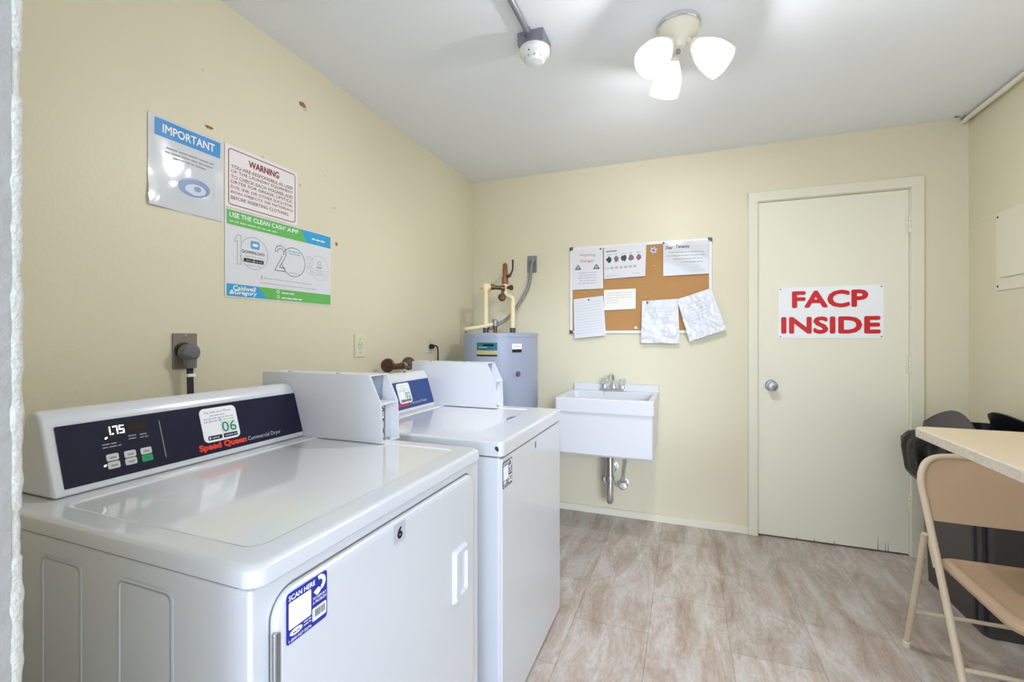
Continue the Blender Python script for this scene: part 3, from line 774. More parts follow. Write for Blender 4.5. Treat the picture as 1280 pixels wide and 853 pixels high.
ak = toc + .44; kd = Vector((math.cos(ak), math.sin(ak), 0))
M().lathe([(.034, 0), (.032, .002), (.018, .003), (.017, .001), (.016, .008), (.001, .009)], HC + kd * (HR - .002) + Vector((0, 0, .985)), HEATM, axis=kd, seg=24).build('element_cover', t)
M().lathe([(.016, .008), (.014, .012), (.001, .013)], HC + kd * (HR - .002) + Vector((0, 0, .985)), DKGREY, axis=kd, seg=20).build('plug_button', t)
PA = Vector((-1.225, 2.72, 0)); PB = Vector((-1.068, 2.80, 0))
for P in (PA, PB):
    M().cyl((P.x, P.y, HT), (P.x, P.y, HT + .036), .019, mat('dark_nipple', srgb(86, 82, 80), .5, .5), 12, .003).build('pipe_nipple', t)
b = M(); rvx, rvy = -1.165, 2.735
b.cyl((rvx, rvy, HT), (rvx, rvy, HT + .05), .014, BRASS, 12, .002); b.cyl((rvx, rvy, HT + .045), (rvx, rvy, HT + .085), .020, GALV, 10, .004)
b.box(rvx - .022, rvx + .012, rvy - .008, rvy + .008, HT + .085, HT + .092, STEEL, bev=.002); b.build('relief_valve', t)
t = thing('hot_water_pipe', 'cream pipe rising from the left of the water heater to a brass valve', 'pipe', (PA.x, PA.y, HT + .05))
b = M(); zt = 1.535
b.tube([(PA.x, PA.y, HT + .034), (PA.x, PA.y, zt)], .0165, CPVC, 16)
b.lathe([(.021, -.03), (.021, .018), (.012, .024), (.001, .025)], (PA.x, PA.y, zt), CPVC, seg=18)
b.tube([(PA.x, PA.y, zt), (PA.x - .03, PA.y + .01, zt + .002), (PA.x - .045, PA.y + .06, zt), (PA.x - .045, PA.y + .16, zt)], .016, CPVC, 14, 4)
b.cyl((PA.x + .0, PA.y, zt), (PA.x + .03, PA.y + .012, zt), .020, CPVC, 16, .002)
b.build('cream_tube', t)
b = M(); b.cyl((PA.x + .025, PA.y + .01, zt - .001), (PA.x + .10, PA.y + .045, zt - .006), .013, BRASS, 14, .002); b.cyl((PA.x + .03, PA.y + .012, zt), (PA.x + .05, PA.y + .022, zt), .019, BRASS, 8, .002)
b.cyl((PA.x + .09, PA.y + .04, zt - .005), (PA.x + .115, PA.y + .05, zt - .007), .018, BRASS, 8, .002); b.cyl((PA.x + .10, PA.y + .045, zt), (PA.x + .10, PA.y + .045, zt - .06), .010, BRASS, 12)
b.build('brass_fitting', t)
M().lathe([(.010, -.012), (.024, -.008), (.027, .004), (.022, .014), (.008, .018), (.001, .018)], (PA.x + .098, PA.y + .040, zt - .068), RUST, axis=(.3, -.9, .2), seg=20).build('valve_handle', t)
t = thing('cold_water_pipe', 'cream pipe with copper bend and lever valve, right of the hot pipe', 'pipe', (PB.x, PB.y, HT + .05))
b = M(); b.tube([(PB.x, PB.y, HT + .034), (PB.x, PB.y, 1.44), (PB.x - .004, PB.y, 1.462), (PB.x - .02, PB.y, 1.474), (PB.x - .04, PB.y, 1.482), (PB.x - .052, PB.y, 1.50), (PB.x - .054, PB.y, 1.56)], .0165, CPVC, 16, 4)
b.lathe([(.021, -.012), (.021, .02)], (PB.x - .054, PB.y, 1.545), CPVC, seg=16); b.build('cream_tube', t)
b = M(); cx = PB.x - .054
b.cyl((cx, PB.y, 1.555), (cx, PB.y, 1.605), .023, COPPER, 8, .003)
b.tube([(cx, PB.y, 1.60), (cx, PB.y + .003, 1.650), (cx - .008, PB.y + .02, 1.682), (cx - .022, PB.y + .055, 1.690), (cx - .036, PB.y + .09, 1.682), (cx - .05, PB.y + .12, 1.67), (cx - .129, BW, 1.67)], .0165, COPPER, 14, 5)
b.build('copper_bend', t)
b = M(); b.cyl((cx + .015, PB.y - .006, 1.605), (cx + .045, PB.y - .02, 1.612), .010, BRASS, 12); b.tube([(cx + .042, PB.y - .02, 1.612), (cx + .060, PB.y - .024, 1.640), (cx + .064, PB.y - .024, 1.668), (cx + .064, PB.y - .024, 1.712)], .0065, INK, 10, 4); b.build('valve_lever', t)
b = M(); b.cyl((cx + .015, PB.y, 1.535), (cx + .045, PB.y - .008, 1.532), .011, BRASS, 12, .002); b.lathe([(.009, -.004), (.018, 0), (.018, .008), (.010, .012), (.001, .012)], (cx + .044, PB.y - .008, 1.532), RUST, axis=(.9, -.3, 0), seg=16); b.build('drain_cock', t)
b = M(); b.tube([(rvx, rvy, HT + .062), (-1.26, 2.70, HT + .040), (-1.325, 2.675, HT + .030), (-1.348, 2.675, HT + .024), (-1.372, 2.72, HT + .010), (-1.395, 2.82, HT - .02), (-1.400, 2.85, HT - .08), (-1.400, 2.85, .3)], .0125, CPVC, 14, 5)
b.build('discharge_pipe', loc=(rvx, rvy, HT + .06), label='short horizontal cream pipe across the top of the water heater', cat='pipe')

# ------------------------------------------------------------------ utility sink
t = thing('utility_sink', 'white wall-hung utility sink with chrome faucet and drain', 'sink', (-.447, BW, .50))
sx0, sx1, sf = -.729, -.165, 2.605
b = M()
def rl(x0, x1, y0, y1, r, z, n=5): return [(u, v, z) for u, v in Sheet.rr(x0, y0, x1, y1, r, n)]
rim, ry0, ry1 = .852, sf, BW
out_lo = [rl(-.690, -.180, 2.630, 3.060, .012, .517), rl(-.706, -.174, 2.618, 3.09, .014, .530), rl(-.716, -.172, 2.616, BW - .001, .014, .772)]
b.loft(out_lo + [rl(sx0, sx1, sf, BW - .001, .016, .772), rl(sx0, sx1, sf, BW - .001, .016, rim - .006), rl(sx0 + .004, sx1 - .004, sf + .004, BW - .001, .014, rim),
                 rl(sx0 + .030, sx1 - .030, sf + .030, 2.985, .016, rim), rl(sx0 + .034, sx1 - .034, sf + .034, 2.981, .016, rim - .006),
                 rl(sx0 + .060, sx1 - .060, sf + .060, 2.960, .03, .57), rl(sx0 + .11, sx1 - .11, sf + .10, 2.92, .04, .545)], CERAM)
b.build('basin', t)
M().box(sx0 + .004, sx1 - .002, BW - .035, BW - .0005, rim - .004, .893, CERAM, bev=.004).build('backsplash', t)
b = M(); b.lathe([(.028, 0), (.028, .002), (.020, .002)], (-.447, 2.80, .5455), CHROME, seg=24); b.build('strainer', t)
fc = (-.447, 3.035)
b = M(); b.box(fc[0] - .080, fc[0] + .080, fc[1] - .026, fc[1] + .026, rim - .001, rim + .020, CHROME, bev=.008, seg=3)
b.lathe([(.016, 0), (.014, .02)], (fc[0], fc[1], rim + .018), CHROME, seg=20)
b.tube([(fc[0], fc[1], rim + .03), (fc[0] - .003, fc[1], rim + .085), (fc[0] - .006, fc[1] - .02, rim + .112), (fc[0] - .014, fc[1] - .06, rim + .110), (fc[0] - .022, fc[1] - .105, rim + .088), (fc[0] - .024, fc[1] - .115, rim + .07)], .0095, CHROME, 14, 5)
fo = b.build('faucet', t)
for dx in (-.058, .058):
    bb = M(); bb.lathe([(.014, 0), (.012, .016), (.010, .024)], (fc[0] + dx, fc[1], rim + .018), CHROME, seg=16)
    bb.lathe([(.016, .024), (.022, .030), (.024, .044), (.022, .058), (.012, .064), (.001, .065)], (fc[0] + dx, fc[1], rim + .018), ACRYL, seg=10); bb.build('faucet_handle', fo)
b = M(); tx, ty = -.452, 2.92
b.cyl((tx, ty, .520), (tx, ty, .30), .025, CHROME, 20, .002); b.cyl((tx, ty, .500), (tx, ty, .470), .033, CHROME, 20, .004); b.cyl((tx, ty, .325), (tx, ty, .290), .033, CHROME, 20, .005)
b.tube([(tx, ty, .31), (tx, ty, .205), (tx - .004, ty + .018, .168), (tx - .008, ty + .05, .156), (tx - .012, ty + .085, .172), (tx - .014, ty + .10, .21), (tx - .014, ty + .102, .29), (tx - .014, ty + .13, .33), (tx - .014, BW - .01, .335)], .0245, CHROME, 18, 5)
b.cyl((tx - .013, ty + .102, .235), (tx - .013, ty + .102, .270), .033, CHROME, 18, .004)
b.lathe([(.040, 0), (.038, .008), (.022, .012)], (tx - .014, BW, .335), CHROME, axis=(0, -1, 0), seg=24)
b.build('drain_trap', t)
def supply(x, z, hdl, lab):
    q = thing('shutoff_valve', lab, 'valve', (x, BW, z))
    b = M(); b.lathe([(.030, 0), (.028, .006), (.012, .010)], (x, BW, z), CHROME, axis=(0, -1, 0), seg=20); b.cyl((x, BW, z), (x, BW - .06, z), .009, CHROME, 14); b.cyl((x, BW - .045, z - .008), (x, BW - .045, z + .024), .012, CHROME, 14, .003); b.build('valve_body', q)
    b = M(); b.lathe([(.012, 0), (.026, .004), (.030, .014), (.022, .022), (.001, .023)], (x, BW - .062, z), CHROME, axis=(.15, -1, 0), seg=10); b.build('valve_handle', q)
    b = M(); b.tube([(x, BW - .045, z + .022), (x + .004, BW - .045, z + .09), (x + .016 * hdl, BW - .05, z + .17), (x + .022 * hdl, BW - .055, z + .255)], .006, STEEL, 10, 5); b.build('supply_hose', q)
supply(-.388, .232, 1, 'chrome round shutoff valve on the wall right of the sink drain')
supply(-.498, .262, 1, 'chrome shutoff valve mostly hidden left of the sink drain')

# ------------------------------------------------------------------ machines
def slab_with_recess(b, x0, x1, y0, y1, z0, z1, bev, inset, depth, m, rad=.02, m2=None):
    """rounded lid slab whose top carries a shallow sunken field"""
    ix0, ix1, iy0, iy1 = inset
    L = []
    for dz, off in ((0, 0), (z1 - z0 - bev, 0), (z1 - z0 - bev * .45, bev * .12), (z1 - z0 - bev * .12, bev * .5), (z1 - z0, bev)):
        L.append(rl(x0 + off, x1 - off, y0 + off, y1 - off, rad, z0 + dz, 6))
    L.append(rl(ix0, ix1, iy0, iy1, rad * 1.3, z1, 6))
    b.loft(L, m, True, False)
    b.loft([L[-1]] + [rl(ix0 + k, ix1 - k, iy0 + k, iy1 - k, rad * 1.2, z1 - depth * q, 6) for k, q in ((.002, .15), (.005, .85), (.007, 1), (.016, 1))], m2 or m, False, True)

def console(t, xf0, z0, xf1, z1, y0, y1, xb0, xb1, pm, pin_y, pin_s):
    """wedge console; front leans from (xf0,z0) to (xf1,z1). returns (console object, Sheet origin, U, V)"""
    prof = [(xb0, z0), (xf0, z0), (xf1, z1 - .006), (xf1 - .010, z1 + .008), (xf1 - .022, z1 + .014), (xb1, z1 + .014), (xb1 - .012, z1 + .004)]
    b = M(); b.prism(prof, 'y', y0, y1, ENAMEL, bev=.007, seg=3)
    c = b.build('console', t)
    U = Vector((0, 1, 0)); V = Vector((xf1 - xf0, 0, z1 - z0)).normalized()
    O = Vector((xf0, y0, z0))
    return c, O, U, V

def coin_box(t, xf, xk, xt, xb, y0, y1, z0, zk, zt):
    """open-fronted steel coin box: side plates, back plate, shelf, lock plate"""
    th = .004
    prof = [(xb, z0), (xf, z0), (xk, zk), (xt, zt), (xb, zt)]
    b = M()
    b.prism(prof, 'y', y0, y0 + th, BOXW); b.prism(prof, 'y', y1 - th, y1, BOXW)
    b.box(xb, xt - .001, y0 + th, y1 - th, zt - .004, zt, BOXW); b.box(xb, xb + .004, y0 + th, y1 - th, z0, zt - .004, BOXW)
    b.box(xb, xf, y0 + th, y1 - th, z0, z0 + .004, BOXW)
    b.box(xf - .070, xk - .001, y0 + th, y1 - th, zk - .006, zk, BOXW)
    b.prism([(xt - .020, zk), (xt - .016, zk), (xt - .010, zt - .004), (xt - .014, zt - .004)], 'y', y0 + th, y1 - th, mat('coin_slide_grey', srgb(150, 158, 172), .35))
    o = b.build('coin_box', t)
    b = M(); b.box(xf - .030, xf - .026, y0 + th, y1 - th, z0 + .004, zk - .006, BOXW); b.box(xf - .026, xf - .024, y0 + th + .040, y0 + th + .043, z0 + .010, zk - .012, GALV)
    b.build('lock_plate', o)
    for z, r in ((z0 + .030, .009), (z0 + .062, .007), (z0 + .088, .006)):
        bb = M(); bb.lathe([(r, 0), (r, .008), (r * .7, .010), (.001, .010)], (xf - .026, y0 + th + .024, z), STEEL, axis=(1, 0, 0), seg=16)
        bb.box(xf - .0162, xf - .0156, y0 + th + .023, y0 + th + .025, z - r * .5, z + r * .5, INK); bb.build('lock', o)
    b = M(); b.lathe([(.010, 0), (.010, .004), (.001, .0045)], (xf - .014, y0 + .04, z0 + .004), STEEL, seg=14); b.build('base_bolt', o)
    for k in (.3, .75):
        M().lathe([(.005, 0), (.004, .003), (.0005, .004)], (xb + (xt - xb) * (1 - k), y0 + .010, zt), STEEL, seg=10).build('screw', o)
    return o

def pay_sticker(s, u0, v0, w, h, num, hh=.0012):
    s.slab(s.rr(u0, v0, u0 + w, v0 + h, .012), WHITEP, 0, hh)
    a = hh + .0004
    s.text('Pay with your Phone', u0 + w * .12, v0 + h * .82, u0 + w * .86, v0 + h * .91, INKG, a)
    s.dashes(u0 + w * .25, u0 + w * .72, v0 + h * .75, h * .05, INKL, a, seed=3); s.dashes(u0 + w * .08, u0 + w * .9, v0 + h * .67, h * .05, INKL, a, seed=4)
    s.text('Scan QR Code', u0 + w * .08, v0 + h * .57, u0 + w * .42, v0 + h * .63, INK, a); s.text('OR', u0 + w * .46, v0 + h * .57, u0 + w * .56, v0 + h * .65, INK, a); s.text('enter number', u0 + w * .60, v0 + h * .59, u0 + w * .92, v0 + h * .64, INKG, a)
    s.rect(u0 + w * .50, v0 + h * .20, u0 + w * .93, v0 + h * .56, MINT, a)
    s.text(num, u0 + w * .52, v0 + h * .23, u0 + w * .92, v0 + h * .53, GREEN06, a + .0004, bold=-.005)
    s.rrect(u0 + w * .10, v0 + h * .06, u0 + w * .48, v0 + h * .18, .002, PANELD, a); s.rrect(u0 + w * .52, v0 + h * .06, u0 + w * .92, v0 + h * .18, .002, PANELD, a)
    s.disc(u0 + w * .15, v0 + h * .12, h * .03, WHITEP, a + .0004, 10); s.dashes(u0 + w * .21, u0 + w * .45, v0 + h * .10, h * .06, INKL, a + .0004, seed=5)
    s.dashes(u0 + w * .56, u0 + w * .90, v0 + h * .10, h * .06, INKL, a + .0004, seed=6)

def scan_sticker(s, u0, v0, w, h, blue, a=.0005):
    s.rrect(u0, v0, u0 + w, v0 + h, .005, blue, a); a2 = a + .0005; a3 = a + .0009
    s.text('SCAN HERE', u0 + w * .05, v0 + h * .84, u0 + w * .68, v0 + h * .945, WHITEP, a2, bold=.03)
    s.arc(u0 + w * .80, v0 + h * .82, w * .07, w * .155, -70, 110, WHITEP, a2)
    s.poly([(u0 + w * .64, v0 + h * .70), (u0 + w * .76, v0 + h * .76), (u0 + w * .84, v0 + h * .70), (u0 + w * .90, v0 + h * .74), (u0 + w * .80, v0 + h * .63), (u0 + w * .72, v0 + h * .60)], WHITEP, a2)
    s.rrect(u0 + w * .05, v0 + h * .28, u0 + w * .58, v0 + h * .81, .002, WHITEP, a2)
    s.text('TO REPORT', u0 + w * .62, v0 + h * .53, u0 + w * .97, v0 + h * .585, WHITEP, a2, bold=.02); s.text('A PROBLEM', u0 + w * .62, v0 + h * .45, u0 + w * .97, v0 + h * .505, WHITEP, a2, bold=.02)
    s.rrect(u0 + w * .61, v0 + h * .10, u0 + w * .97, v0 + h * .37, .002, WHITEP, a2)
    rnd = random.Random(2); x = u0 + w * .67
    while x < u0 + w * .92:
        q = rnd.choice((.001, .0016, .0024)) * w / .09; s.rect(x, v0 + h * .17, x + q * .6, v0 + h * .33, INK, a3); x += q * 1.25
    s.poly(ell(s, u0 + w * .22, v0 + h * .19, w * .15, h * .065, 0, 20), WHITEP, a2); s.dashes(u0 + w * .14, u0 + w * .30, v0 + h * .17, h * .04, blue, a3, seed=8)
    s.dashes(u0 + w * .40, u0 + w * .58, v0 + h * .22, h * .035, WHITEP, a2, seed=9); s.dashes(u0 + w * .40, u0 + w * .58, v0 + h * .16, h * .035, WHITEP, a2, seed=10)
    s.text('1-800-927-9274', u0 + w * .05, v0 + h * .035, u0 + w * .58, v0 + h * .09, WHITEP, a2, bold=.02)

# ---- dryer
D0, D1, DF, DB = .416, 1.088, -.512, -1.215
t = thing('clothes_dryer', 'white coin-operated commercial dryer with dark navy control panel showing 1.75', 'dryer', (-.86, .75, 0))
b = M(); b.box(DB, DF, D0, D1, .02, .889, ENAMEL, bev=.006, seg=3); b.box(DB + .03, DF - .03, D0 + .02, D1 - .02, 0, .022, BLACK)
cab = b.build('cabinet', t)
for x0, x1 in ((-.975, -.865), (-.778, -.655)):      # pressed fields in the side panel
    bb = M(); s = Sheet(bb, (x0, D0, .06), (1, 0, 0), (0, 0, 1)); w = x1 - x0
    s.ringpoly(s.rr(0, 0, w, .80, .012), s.rr(.004, .004, w - .004, .796, .010), ENAMEL, .0016)
    s.mb.add([], [], ENAMEL)
    q = s.rr(0, 0, w, .80, .012); n = len(q)
    for r0, r1, ha, hb in (((0, 0, w, .80, .012), (.003, .003, w - .003, .797, .011), 0, .0016), ((.005, .005, w - .005, .795, .011), (.008, .008, w - .008, .792, .010), .0016, .0004)):
        a = s.rr(*r0); c = s.rr(*r1)
        bb.add([s.p(u, v, ha) for u, v in a] + [s.p(u, v, hb) for u, v in c], [(i, (i + 1) % n, n + (i + 1) % n, n + i) for i in range(n)], ENAMEL)
    bb.build('pressed_panel', cab)
b = M(); slab_with_recess(b, DB, -.503, D0 - .003, D1 + .003, .892, .918, .012, (-1.010, -.553, D0 + .040, D1 - .042), .0028, ENAMEL, .022, ENAMEL2)
b.build('top_lid', t)
b = M(); b.loft([rl(DB + .004, DF - .002, D0 + .002, D1 - .002, .022, .887), rl(DB + .004, DF - .002, D0 + .002, D1 - .002, .022, .893)], SEAMD); b.build('lid_gasket', t)
con, O, U, V = console(t, -1.046, .919, -1.088, 1.058, .462, 1.030, -1.200, -1.125, PANELD, 0, 0)
O = O + Vector((0, .013, 0))             # print is measured from here along the leaning front
b = M(); s = Sheet(b, O, U, V)
s.slab(s.rr(.004, .014, .551, .130, .002), PANELD, -.001, .0008)
h = .0013
s.line([(.1782, .112), (.1787, .031)], .0016, INKG, h)
s.text('Commercial Dryer', .376, .0215, .476, .0345, PALEW, h)
s.text('Speed Queen', .2505, .019, .372, .0385, REDS, h, bold=.05)
s.dashes(.070, .100, .080, .004, INKG, h, seed=50); s.dashes(.070, .102, .074, .004, INKG, h, seed=51)
s.dashes(.116, .130, .089, .004, INKG, h, seed=52); s.dashes(.137, .150, .088, .004, INKG, h, seed=53); s.dashes(.116, .130, .083, .004, INKG, h, seed=54); s.dashes(.137, .152, .082, .004, INKG, h, seed=49)
b.build('control_panel', con)
b = M(); s = Sheet(b, O, U, V); s.rrect(.080, .094, .113, .1185, .002, mat('display_back', srgb(24, 20, 26), .3), .0014)
SEG = {'1': 'bc', '7': 'abc', '5': 'afgcd'}
def digit(s, c, u, v, w, hh, m, h):
    q = .0019
    P = {'a': (u, v + hh - q, u + w, v + hh), 'd': (u, v, u + w, v + q), 'g': (u, v + hh / 2 - q / 2, u + w, v + hh / 2 + q / 2), 'f': (u, v + hh / 2, u + q, v + hh), 'e': (u, v, u + q, v + hh / 2), 'b': (u + w - q, v + hh / 2, u + w, v + hh), 'c': (u + w - q, v, u + w, v + hh / 2)}
    for k in SEG[c]: s.rect(*P[k], m, h)
digit(s, '1', .082, .0985, .0055, .0165, LED, .0018); s.rect(.0890, .0985, .0918, .1010, LED, .0018)
digit(s, '7', .0915, .0985, .0085, .0165, LED, .0018); digit(s, '5', .1025, .0985, .0085, .0165, LED, .0018)
b.build('digit_display', con)
for u, v in ((.0784, .0935), (.0692, .0405)):
    b = M(); s = Sheet(b, O, U, V); s.poly(ell(s, u, v, .0026, .0016, .5, 16), LED, .0016); b.build('indicator_light', con)
b = M(); s = Sheet(b, O, U, V); s.rrect(.118, .0985, .152, .1150, .002, DISP, .0014); b.build('display_window', con)
for i, (u, v, mm) in enumerate(((.073, .0475, BTN), (.1035, .0470, BTN), (.1328, .0465, BTN), (.0733, .0320, BTN), (.1030, .0320, BTN), (.1328, .0315, BTNG))):
    bb = M(); s = Sheet(bb, O, U, V); s.slab(s.rr(u, v, u + .0205, v + .0135, .003), mm, .0006, .0022)
    if mm is BTN: s.dashes(u + .005, u + .0165, v + .004, .007, INKG, .0026, seed=55 + i)
    else: s.text('START', u + .005, v + .0045, u + .0155, v + .009, mat('dark_green_print', srgb(12, 112, 70), .5), .0026)
    bb.build('button', con)
b = M(); s = Sheet(b, O, U, V); pay_sticker(s, .266, .040, .092, .082, '06', .0018); b.build('payment_sticker', con)
# dryer door
b = M(); s = Sheet(b, (DF, 0, 0), (0, 1, 0), (0, 0, 1)); dy0, dy1, dz0, dz1 = .446, 1.043, .330, .868
def stepped(b, s, y0, y1, z0, z1, r, m):
    L = []
    for off, hh in ((0, -.002), (0, .007), (.003, .0105), (.010, .012)):
        L.append([s.p(u, v, hh) for u, v in s.rr(y0 + off, z0 + off, y1 - off, z1 - off, max(r - off, .004), 8)])
    b.loft(L, m, False, False)
    L2 = [L[-1]]
    for off, hh in ((.014, .012), (.020, .012)):
        L2.append([s.p(u, v, hh) for u, v in s.rr(y0 + off, z0 + off, y1 - off, z1 - off, max(r - off, .004), 8)])
    b.loft(L2, m, False, True)
stepped(b, s, dy0, dy1, dz0, dz1, .036, ENAMEL)
dr = b.build('door', t)
b = M(); gq = s.rr(dy0 - .003, dz0 - .003, dy1 + .003, dz1 + .003, .039, 8); sg = Sheet(b, (DF, 0, 0), (0, 1, 0), (0, 0, 1)); sg.ringpoly(gq, sg.rr(dy0 - .0002, dz0 - .0002, dy1 + .0002, dz1 + .0002, .036, 8), SEAMD, .0006); b.build('door_seal', t)
hx = DF + .0119
b = M(); s = Sheet(b, (hx, 0, 0), (0, 1, 0), (0, 0, 1))
q0 = s.rr(.922, .590, .996, .716, .008, 5); q1 = s.rr(.930, .596, .990, .710, .008, 5); q2 = s.rr(.946, .606, .984, .700, .006, 5); q3 = s.rr(.948, .608, .982, .698, .006, 5)
b.loft([[s.p(u, v, -.001) for u, v in q0], [s.p(u, v, .009) for u, v in q1], [s.p(u, v, .009) for u, v in q2], [s.p(u, v, .0012) for u, v in q3]], ENAMEL, False, True)
b.build('handle', dr)
b = M(); b.cyl((DF + .010, .4445, .70), (DF + .010, .4445, .822), .0042, STEEL, 12, .001); b.box(DF + .0115, DF + .0130, .446, .451, .70, .820, GALV, bev=.0004)
b.build('hinge', dr)
b = M(); s = Sheet(b, (hx, 0, 0), (0, 1, 0), (0, 0, 1)); s.rrect(.700, .826, .737, .862, .002, mat('sticker_silver', srgb(190, 192, 200), .4), .0006); s.text('6', .7105, .833, .7265, .8555, BLACK, .0011, bold=.05); b.build('number_sticker', dr)
b = M(); s = Sheet(b, (hx, 0, 0), (0, 1, 0), (0, 0, 1)); scan_sticker(s, .460, .7945, .074, .0695, STKB, .0008); b.build('scan_sticker', dr)
b = M(); s = Sheet(b, (DF, 0, 0), (0, 1, 0), (0, 0, 1)); s.rect(D0 + .006, .296, D1 - .006, .2985, SEAMD, .0006); b.build('panel_seam', t)
coin_box(t, -.774, -.779, -.816, -1.215, 1.031, 1.112, .9175, 1.027, 1.103)

# ---- washer
W0, W1, WF, WB = 1.275, 1.955, -.521, -1.26
t = thing('washing_machine', 'white coin-operated top-load washer with blue control panel beyond the dryer', 'washer', (-.89, 1.62, 0))
b = M(); b.box(WB, WF - .006, W0, W1, .02, .842, ENAMEL, bev=.010, seg=3); b.box(WB + .03, WF - .05, W0 + .02, W1 - .02, 0, .022, BLACK); b.build('cabinet', t)
b = M(); b.box(WF - .012, WF, W0 + .003, W1 - .003, .012, .838, ENAMEL, bev=.005, seg=3); fp = b.build('front_panel', t)
b = M(); s = Sheet(b, (WF, 0, 0), (0, 1, 0), (0, 0, 1)); s.slab(s.rr(1.594, .800, 1.606, .824, .003), GALV, 0, .002); s.rect(1.599, .806, 1.601, .818, INK, .0024); b.build('latch', fp)
b = M(); s = Sheet(b, (WF, 0, 0), (0, 1, 0), (0, 0, 1)); scan_sticker(s, W0 + .004, .745, .080, .082, STKG, .0008); b.build('scan_sticker', fp)
b = M(); slab_with_recess(b, WB, WF + .004, W0 - .004, W1 + .004, .846, .891, .012, (-1.06, -.640, W0 + .105, W1 - .060), .0035, ENAMEL, .018, ENAMEL2)
tl = b.build('top_lid', t)
b = M(); b.loft([rl(WB + .004, WF - .004, W0 + .002, W1 - .002, .018, .840), rl(WB + .004, WF - .004, W0 + .002, W1 - .002, .018, .847)], SEAMD); b.build('lid_gasket', t)
b = M(); b.box(-.652, -.634, 1.640, 1.700, .888, .8915, mat('lid_notch', srgb(110, 112, 118), .4), bev=.001); b.build('lid_notch', tl)
b = M(); s = Sheet(b, (0, W0 - .004, 0), (1, 0, 0), (0, 0, 1)); s.poly([(WF - .022, .868), (WF - .012, .860), (WF - .008, .866), (WF - .012, .876), (WF - .020, .877)], INK, .0006); b.build('paint_chip', tl)
con, O, U, V = console(t, -1.095, .8905, -1.142, 1.040, W0 + .02, 1.860, -1.245, -1.175, PANELB, 0, 0)
b = M(); s = Sheet(b, O, U, V); cu1 = 1.858 - W0 - .02
s.slab(s.rr(.020, .016, cu1 - .006, .132, .002), PANELB, -.001, .0008)
s.text('Commercial Washer', cu1 - .19, .030, cu1 - .060, .042, PALEW, .0013); s.rect(cu1 - .31, .028, cu1 - .20, .042, mat('crimson_print', srgb(190, 48, 84), .4), .0013)
b.build('control_panel', con)
b = M(); s = Sheet(b, O, U, V); pay_sticker(s, cu1 - .262, .040, .092, .086, '02', .0018); b.build('payment_sticker', con)
M().lathe([(.006, 0), (.005, .003), (.001, .004)], (-1.158, 1.700, 1.0535), INK, seg=12).build('screw', con)
coin_box(t, -.789, -.793, -.834, -1.225, 1.862, 1.948, .8905, 1.010, 1.092)

# ------------------------------------------------------------------ folding counter, chair, bin
t = thing('laundry_table', 'beige laminate folding table with a worn speckled edge at the right', 'table', (1.06, 1.3, 0))
TX0, TX1, TY0, TY1, TZ = .728, 1.398, .42, 1.975, .900
def tab(off, z):
    P = []
    for cx, cy, a, r in ((TX1 - off - .002, TY0 + off + .002, -90, .002), (TX1 - off - .002, TY1 - off - .002, 0, .002), (TX0 + off + .045, TY1 - off - .045, 90, .045), (TX0 + off + .045, TY0 + off + .045, 180, .045)):
        for i in range(9):
            q = R(a + 90 * i / 8); P.append((cx + r * math.cos(q), cy + r * math.sin(q), z))
    return P
b = M(); b.loft([tab(.004, TZ - .032), tab(0, TZ - .029), tab(0, TZ - .0045), tab(.0015, TZ - .0015), tab(.004, TZ)], TEDGE, True, False); b.loft([tab(.004, TZ), tab(.0045, TZ + .0002)], TABLE, False, True)
b.build('tabletop', t)
for y in (.55, 1.25, 1.80):
    b = M(); b.prism([(RW - .002, TZ - .033), (RW - .30, TZ - .033), (RW - .30, TZ - .045), (RW - .02, TZ - .26), (RW - .002, TZ - .26)], 'y', y - .012, y + .012, TANL, bev=.002); b.build('wall_bracket', t)
for y in (.50,):
    b = M(); b.cyl((.79, y, 0), (.79, y, TZ - .033), .02, TANL, 16, .003); b.build('leg', t)

t = thing('folding_chair', 'tan metal folding chair tucked under the laundry table', 'chair', (1.01, 1.95, 0))
CX, HW = 1.012, .212
def up(z): return 1.745 + .505 * z
pts = []
for sgn in (-1, 1):
    col = [(CX + sgn * HW, up(z), z) for z in (.006, .12, .25, .40, .52, .62, .675)]
    col += [(CX + sgn * (HW - .010), up(.715), .715), (CX + sgn * (HW - .035), up(.748) + .004, .748), (CX + sgn * (HW - .085), up(.765) + .010, .765)]
    pts += col if sgn < 0 else col[::-1]
    if sgn < 0: pts.append((CX, up(.768) + .018, .769))
b = M(); b.tube(pts, .0112, TANL, 14, 5); b.build('frame', t)
def bk_fn(s_, t_):
    u = s_ * 2 - 1; z = .556 + .006 * u * u + (.762 - .556) * t_ - .0
    lim = HW - .006
    if z > .68: lim = HW - .006 - .085 * ((z - .68) / .085) ** 2.6
    return (CX + u * lim, up(z) + .016 * (1 - u * u), z)
b = M(); b.grid(bk_fn, 22, 16, TANM, .004); b.build('backrest', t)
for sgn in (-1, 1):
    xx = CX + sgn * (HW - .002)
    b = M(); b.tube([(xx, 2.062, .50), (xx, 2.205, .024)], .0105, TANL, 14); lg = b.build('leg', t)
    bb = M(); bb.lathe([(.0125, 0), (.0135, .004), (.0125, .026), (.0105, .028)], (xx, 2.2115, 0), IVORY, axis=(0, -.29, .957), seg=16); bb.build('foot_cap', lg)
    xi = CX + sgn * (HW - .014)
    b = M(); b.tube([(xi, 2.066, .485), (xi, 2.02, .40)], .006, TANL, 8); b.build('link', t)
b = M(); b.tube([(CX - HW + .004, 2.163, .165), (CX + HW - .004, 2.163, .165)], .007, TANL, 10); b.build('rear_stretcher', t)
b = M(); b.tube([(CX - HW + .004, up(.17), .17), (CX + HW - .004, up(.17), .17)], .007, TANL, 10); b.build('front_stretcher', t)
